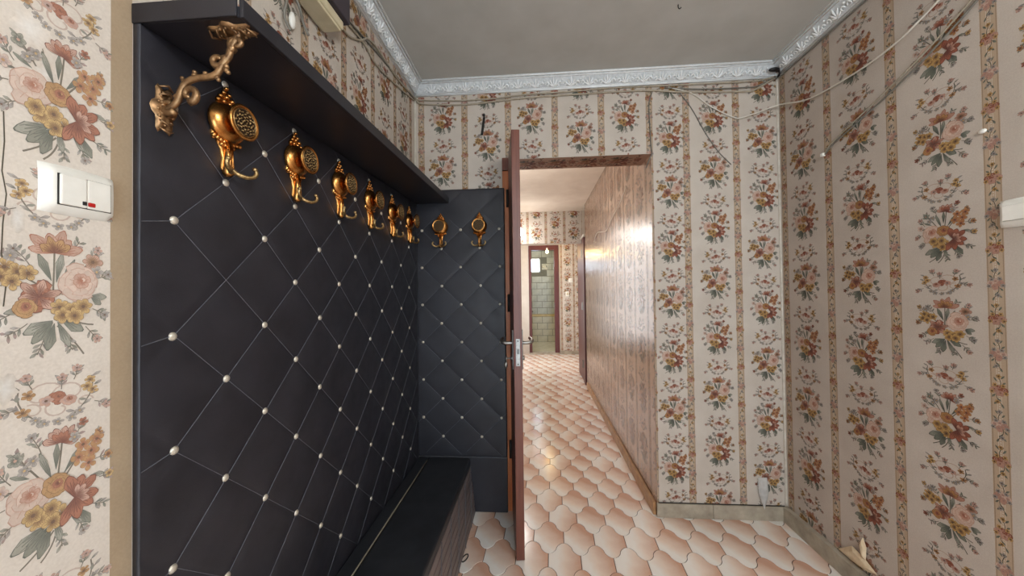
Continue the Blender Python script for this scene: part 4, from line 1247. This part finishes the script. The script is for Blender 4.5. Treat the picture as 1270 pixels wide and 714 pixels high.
Y = 1.991
cable('wall_cable', [(-0.69, 1.99, 2.40), (-0.673, Y, 2.387), (-0.424, Y, 2.372), (-0.221, Y, 2.374), (-0.068, Y, 2.386), (0.195, Y, 2.391), (0.444, Y, 2.399), (0.73, Y, 2.396), (1.117, Y, 2.394), (1.24, Y, 2.398), (1.318, 1.985, 2.412)], 0.0046, 'cable',
      'upper beige cable running under the cornice above the doorway', group='cables on the back wall')
cable('wall_cable', [(-0.69, 1.98, 2.385), (-0.669, Y, 2.367), (-0.57, Y, 2.354), (-0.375, Y, 2.347), (-0.164, Y, 2.361), (0.035, Y, 2.371), (0.287, Y, 2.373), (0.444, Y, 2.376), (0.661, Y, 2.372), (0.827, Y, 2.355), (1.163, Y, 2.340), (1.211, Y, 2.347), (1.315, 1.985, 2.402)], 0.0050, 'cable',
      'lower beige cable sagging along the back wall above the doorway', group='cables on the back wall')
cable('wall_cable', [(0.73, Y, 2.384), (0.924, Y, 2.366), (1.164, Y, 2.362), (1.23, Y, 2.368), (1.312, 1.982, 2.408)], 0.0040, 'cable_grey',
      'short grey cable between the two beige ones near the corner', group='cables on the back wall')
cable('wall_cable', [(0.75, Y, 2.386), (0.769, Y, 2.380), (0.876, Y, 2.345), (0.98, Y, 2.264), (1.094, Y, 2.201), (1.151, 1.985, 2.196), (1.29, 1.96, 2.235), (1.318, 1.92, 2.226), (1.325, 1.764, 2.166), (1.326, 1.54, 2.14), (1.326, 1.378, 2.144), (1.326, 1.247, 2.18), (1.326, 1.05, 2.26)], 0.0036, 'cable_white',
      'loose white cable looping across the corner onto the striped wall')
cable('wall_cable', [(0.781, 1.996, 2.387), (0.819, 1.996, 2.346), (0.876, 1.996, 2.262), (0.951, 1.996, 2.117), (1.016, 1.996, 2.014), (1.082, 1.996, 1.941)], 0.0028, 'cable_grey',
      'thin grey cable slanting down the paper beside the doorway')
cable('wall_cable', [(0.668, 1.995, 2.38), (0.645, 1.995, 2.305), (0.646, 1.995, 2.203), (0.652, 1.995, 2.06), (0.655, 1.993, 2.018), (0.640, 1.993, 1.985), (0.632, 2.03, 1.95)], 0.0034, 'cable_grey',
      'grey cable dropping to the top corner of the doorway')
cable('wall_cable', [(1.329, 1.02, 2.20), (1.329, 1.143, 2.12), (1.329, 1.268, 2.051), (1.329, 1.403, 1.995), (1.329, 1.532, 1.946), (1.329, 1.644, 1.906), (1.329, 1.691, 1.872)], 0.0032, 'cable',
      'upper of two parallel cables slanting down the striped wall', group='slanting pair of cables')
cable('wall_cable', [(1.328, 1.02, 2.182), (1.328, 1.128, 2.108), (1.328, 1.251, 2.038), (1.328, 1.393, 1.977), (1.328, 1.526, 1.932), (1.328, 1.641, 1.893), (1.328, 1.688, 1.865)], 0.0034, 'cable_grey',
      'lower of two parallel cables slanting down the striped wall', group='slanting pair of cables')
o = MB().box(1.318, 1.332, 1.688, 1.704, 1.858, 1.874).build('cable_connector', M['white'], bevel=0.003)
tag(o, 'small white connector ending the slanting pair of cables', 'connector')
cable('wall_cable', [(1.318, 1.98, 2.395), (1.328, 1.93, 2.397), (1.329, 1.645, 2.399), (1.329, 1.30, 2.399), (1.329, 0.8, 2.398)], 0.0036, 'cable_grey', 'grey cable under the cornice of the striped wall')
t = empty('cable_joint', (1.285, 1.945, 2.425)); tag(t, 'black taped cable joint in the corner under the cornice', 'cable joint')
MB().ball((0, 0, 0), 0.018, 10, 6, (1.6, 0.8, 0.6)).build('body', M['black'], t, True)
for q in (0.0, 0.014, -0.012):
    MB().tube(spline([(0.02, 0.005 + q, -0.002), (0.04, 0.02, -0.012 + q * 0.5), (0.036, 0.038, -0.03)], 4), 0.0035, 6).build('wire', M['black'], t, True)
X = XL + 0.006
cable('wall_cable', [(X, 1.05, 2.19), (X, 1.125, 2.205), (X, 1.207, 2.226), (X, 1.269, 2.234), (X, 1.356, 2.281), (X, 1.414, 2.331), (X, 1.498, 2.352), (X, 1.726, 2.355), (X, 1.985, 2.398)], 0.0046, 'cable',
      'beige cable with a kink leaving the meter box above the shelf', group='cables by the meter box')
cable('wall_cable', [(X, 1.12, 2.24), (X, 1.179, 2.265), (X, 1.238, 2.27), (X, 1.374, 2.288), (X, 1.496, 2.272), (X, 1.697, 2.309), (X, 1.975, 2.378)], 0.0044, 'cable',
      'lowest beige cable running from the meter box to the corner', group='cables by the meter box')
cable('wall_cable', [(X, 1.12, 2.27), (X, 1.208, 2.285), (X, 1.27, 2.292), (X, 1.497, 2.332), (X, 1.756, 2.366), (X, 1.98, 2.388)], 0.0038, 'cable_grey',
      'thin grey cable between the beige ones beside the meter box', group='cables by the meter box')
for i, (pts, m_, lb) in enumerate((
        ([(0.935, 2.12), (0.918, 2.07), (0.918, 2.03), (0.933, 2.001)], 'cable_grey', 'short dark wire end hanging below the meter box, nearest the shelf bracket'),
        ([(0.952, 2.125), (0.972, 2.10), (0.995, 2.075), (1.012, 2.045)], 'cable_grey', 'dark wire end hanging below the middle of the meter box'))):
    pp = [(XL + 0.012 + 0.006 * (j % 2), a_, b_) for j, (a_, b_) in enumerate(pts)]
    cable('wire_end', pp, 0.004, m_, lb, 'wire', 'loose wire ends')
o = MB().ball((XL + 0.010, 0.952, 2.045), 0.016, 8, 6, (0.5, 0.8, 1.6)).build('insulating_cap', M['white'], smooth=True)
tag(o, 'white insulating cap on a loose wire under the meter box', 'cap')

# hall: loose wire on the glossy boards
cable('hall_wire', [(0.640, 3.9, 1.80), (0.640, 3.7, 1.86), (0.638, 3.45, 1.83), (0.638, 3.2, 1.80), (0.640, 3.0, 1.86), (0.641, 2.7, 1.92), (0.641, 2.5, 1.99)], 0.003, 'cable_white', 'thin wavy wire across the glossy papered boards of the hall', 'wire')

# ---------------------------------------------------------------- small things
t = empty('metal_strap', (-0.293, YB, 2.27)); tag(t, 'short dark metal strap hanging from a nail above the narrow panel', 'strap')
MB().add([(-0.004, -0.004, 0.0), (0.010, -0.004, 0.0), (-0.005, -0.008, -0.105), (-0.019, -0.008, -0.105), (-0.004, -0.001, 0.0), (0.010, -0.001, 0.0), (-0.005, -0.004, -0.105), (-0.019, -0.004, -0.105)],
         [(0, 1, 2, 3), (7, 6, 5, 4), (0, 4, 5, 1), (1, 5, 6, 2), (2, 6, 7, 3), (3, 7, 4, 0)]).build('strip', M['iron'], t)
MB().tube([(0.003, 0, 0.004), (0.003, -0.02, 0.006)], [0.004, 0.009], 8).build('nail', M['black'], t, True)
o = MB().tube([(-0.354 + 0.010 * math.cos(w_) + 0.008 * math.sin(w_), 1.637 - 0.004 * math.cos(w_) + 0.024 * math.sin(w_), 0.0028) for w_ in [i * PI / 10 for i in range(21)]], 0.0028, 6, cap=False).build('rubber_ring', M['iron'], smooth=True)
tag(o, 'small oval dark ring lying on the floor tiles beside the bench', 'ring')
o = MB().ball((XR - 0.004, 1.128, 1.712), 0.009, 8, 5, (0.5, 1.2, 0.8)).build('wall_plug', M['white'], smooth=True)
tag(o, 'small white plaster plug in the flowered stripe near the cut-off switch', 'plug')
t = empty('ceiling_hook', (0.62, 1.52, ZC)); tag(t, 'tiny dark hook stub in the grey ceiling', 'hook')
MB().tube(spline([(0, 0, 0), (0, 0, -0.012), (0.006, 0, -0.018), (0.012, 0, -0.012)], 4), 0.0022, 6).build('hook_wire', M['iron'], t, True)


def flap(name, parent, m, outline, bulge):
    """torn piece of paper curling off the wall: outline points (x, y, z) round a centre pushed out by bulge"""
    P = [Vector(p) for p in outline]; c = sum(P, Vector()) / len(P); N = Vector(bulge); k_ = len(P)
    th_ = N.normalized() * 0.0012
    front = [c + N] + [c + (p - c) * 0.6 + N * 0.8 for p in P] + P
    v = front + [p + th_ for p in front]
    F = [(0, 1 + i, 1 + (i + 1) % k_) for i in range(k_)] + [(1 + i, 1 + k_ + i, 1 + k_ + (i + 1) % k_, 1 + (i + 1) % k_) for i in range(k_)]
    n_ = len(front)
    F2 = [tuple(n_ + i for i in q)[::-1] for q in F]
    side = [(1 + k_ + i, 1 + k_ + (i + 1) % k_, n_ + 1 + k_ + (i + 1) % k_, n_ + 1 + k_ + i) for i in range(k_)]
    return link(name, mesh(name, v, F + F2 + side), m, parent)


flap('torn_paper', wall_back, M['peel_grey'], [(1.185, 1.994, 0.228), (1.232, 1.994, 0.23), (1.237, 1.99, 0.15), (1.222, 1.986, 0.10), (1.211, 1.984, 0.063), (1.198, 1.986, 0.10), (1.186, 1.99, 0.148)], (0, -0.010, 0))
flap('torn_paper', wall_right, M['peel'], [(1.33, 1.548, 0.222), (1.33, 1.562, 0.19), (1.33, 1.548, 0.13), (1.33, 1.538, 0.135), (1.33, 1.534, 0.19)], (-0.012, 0, 0))
flap('torn_paper', wall_right, M['peel'], [(1.33, 1.67, 0.088), (1.33, 1.60, 0.15), (1.33, 1.545, 0.14), (1.33, 1.49, 0.115), (1.33, 1.53, 0.095), (1.33, 1.60, 0.085)], (-0.010, 0, 0))
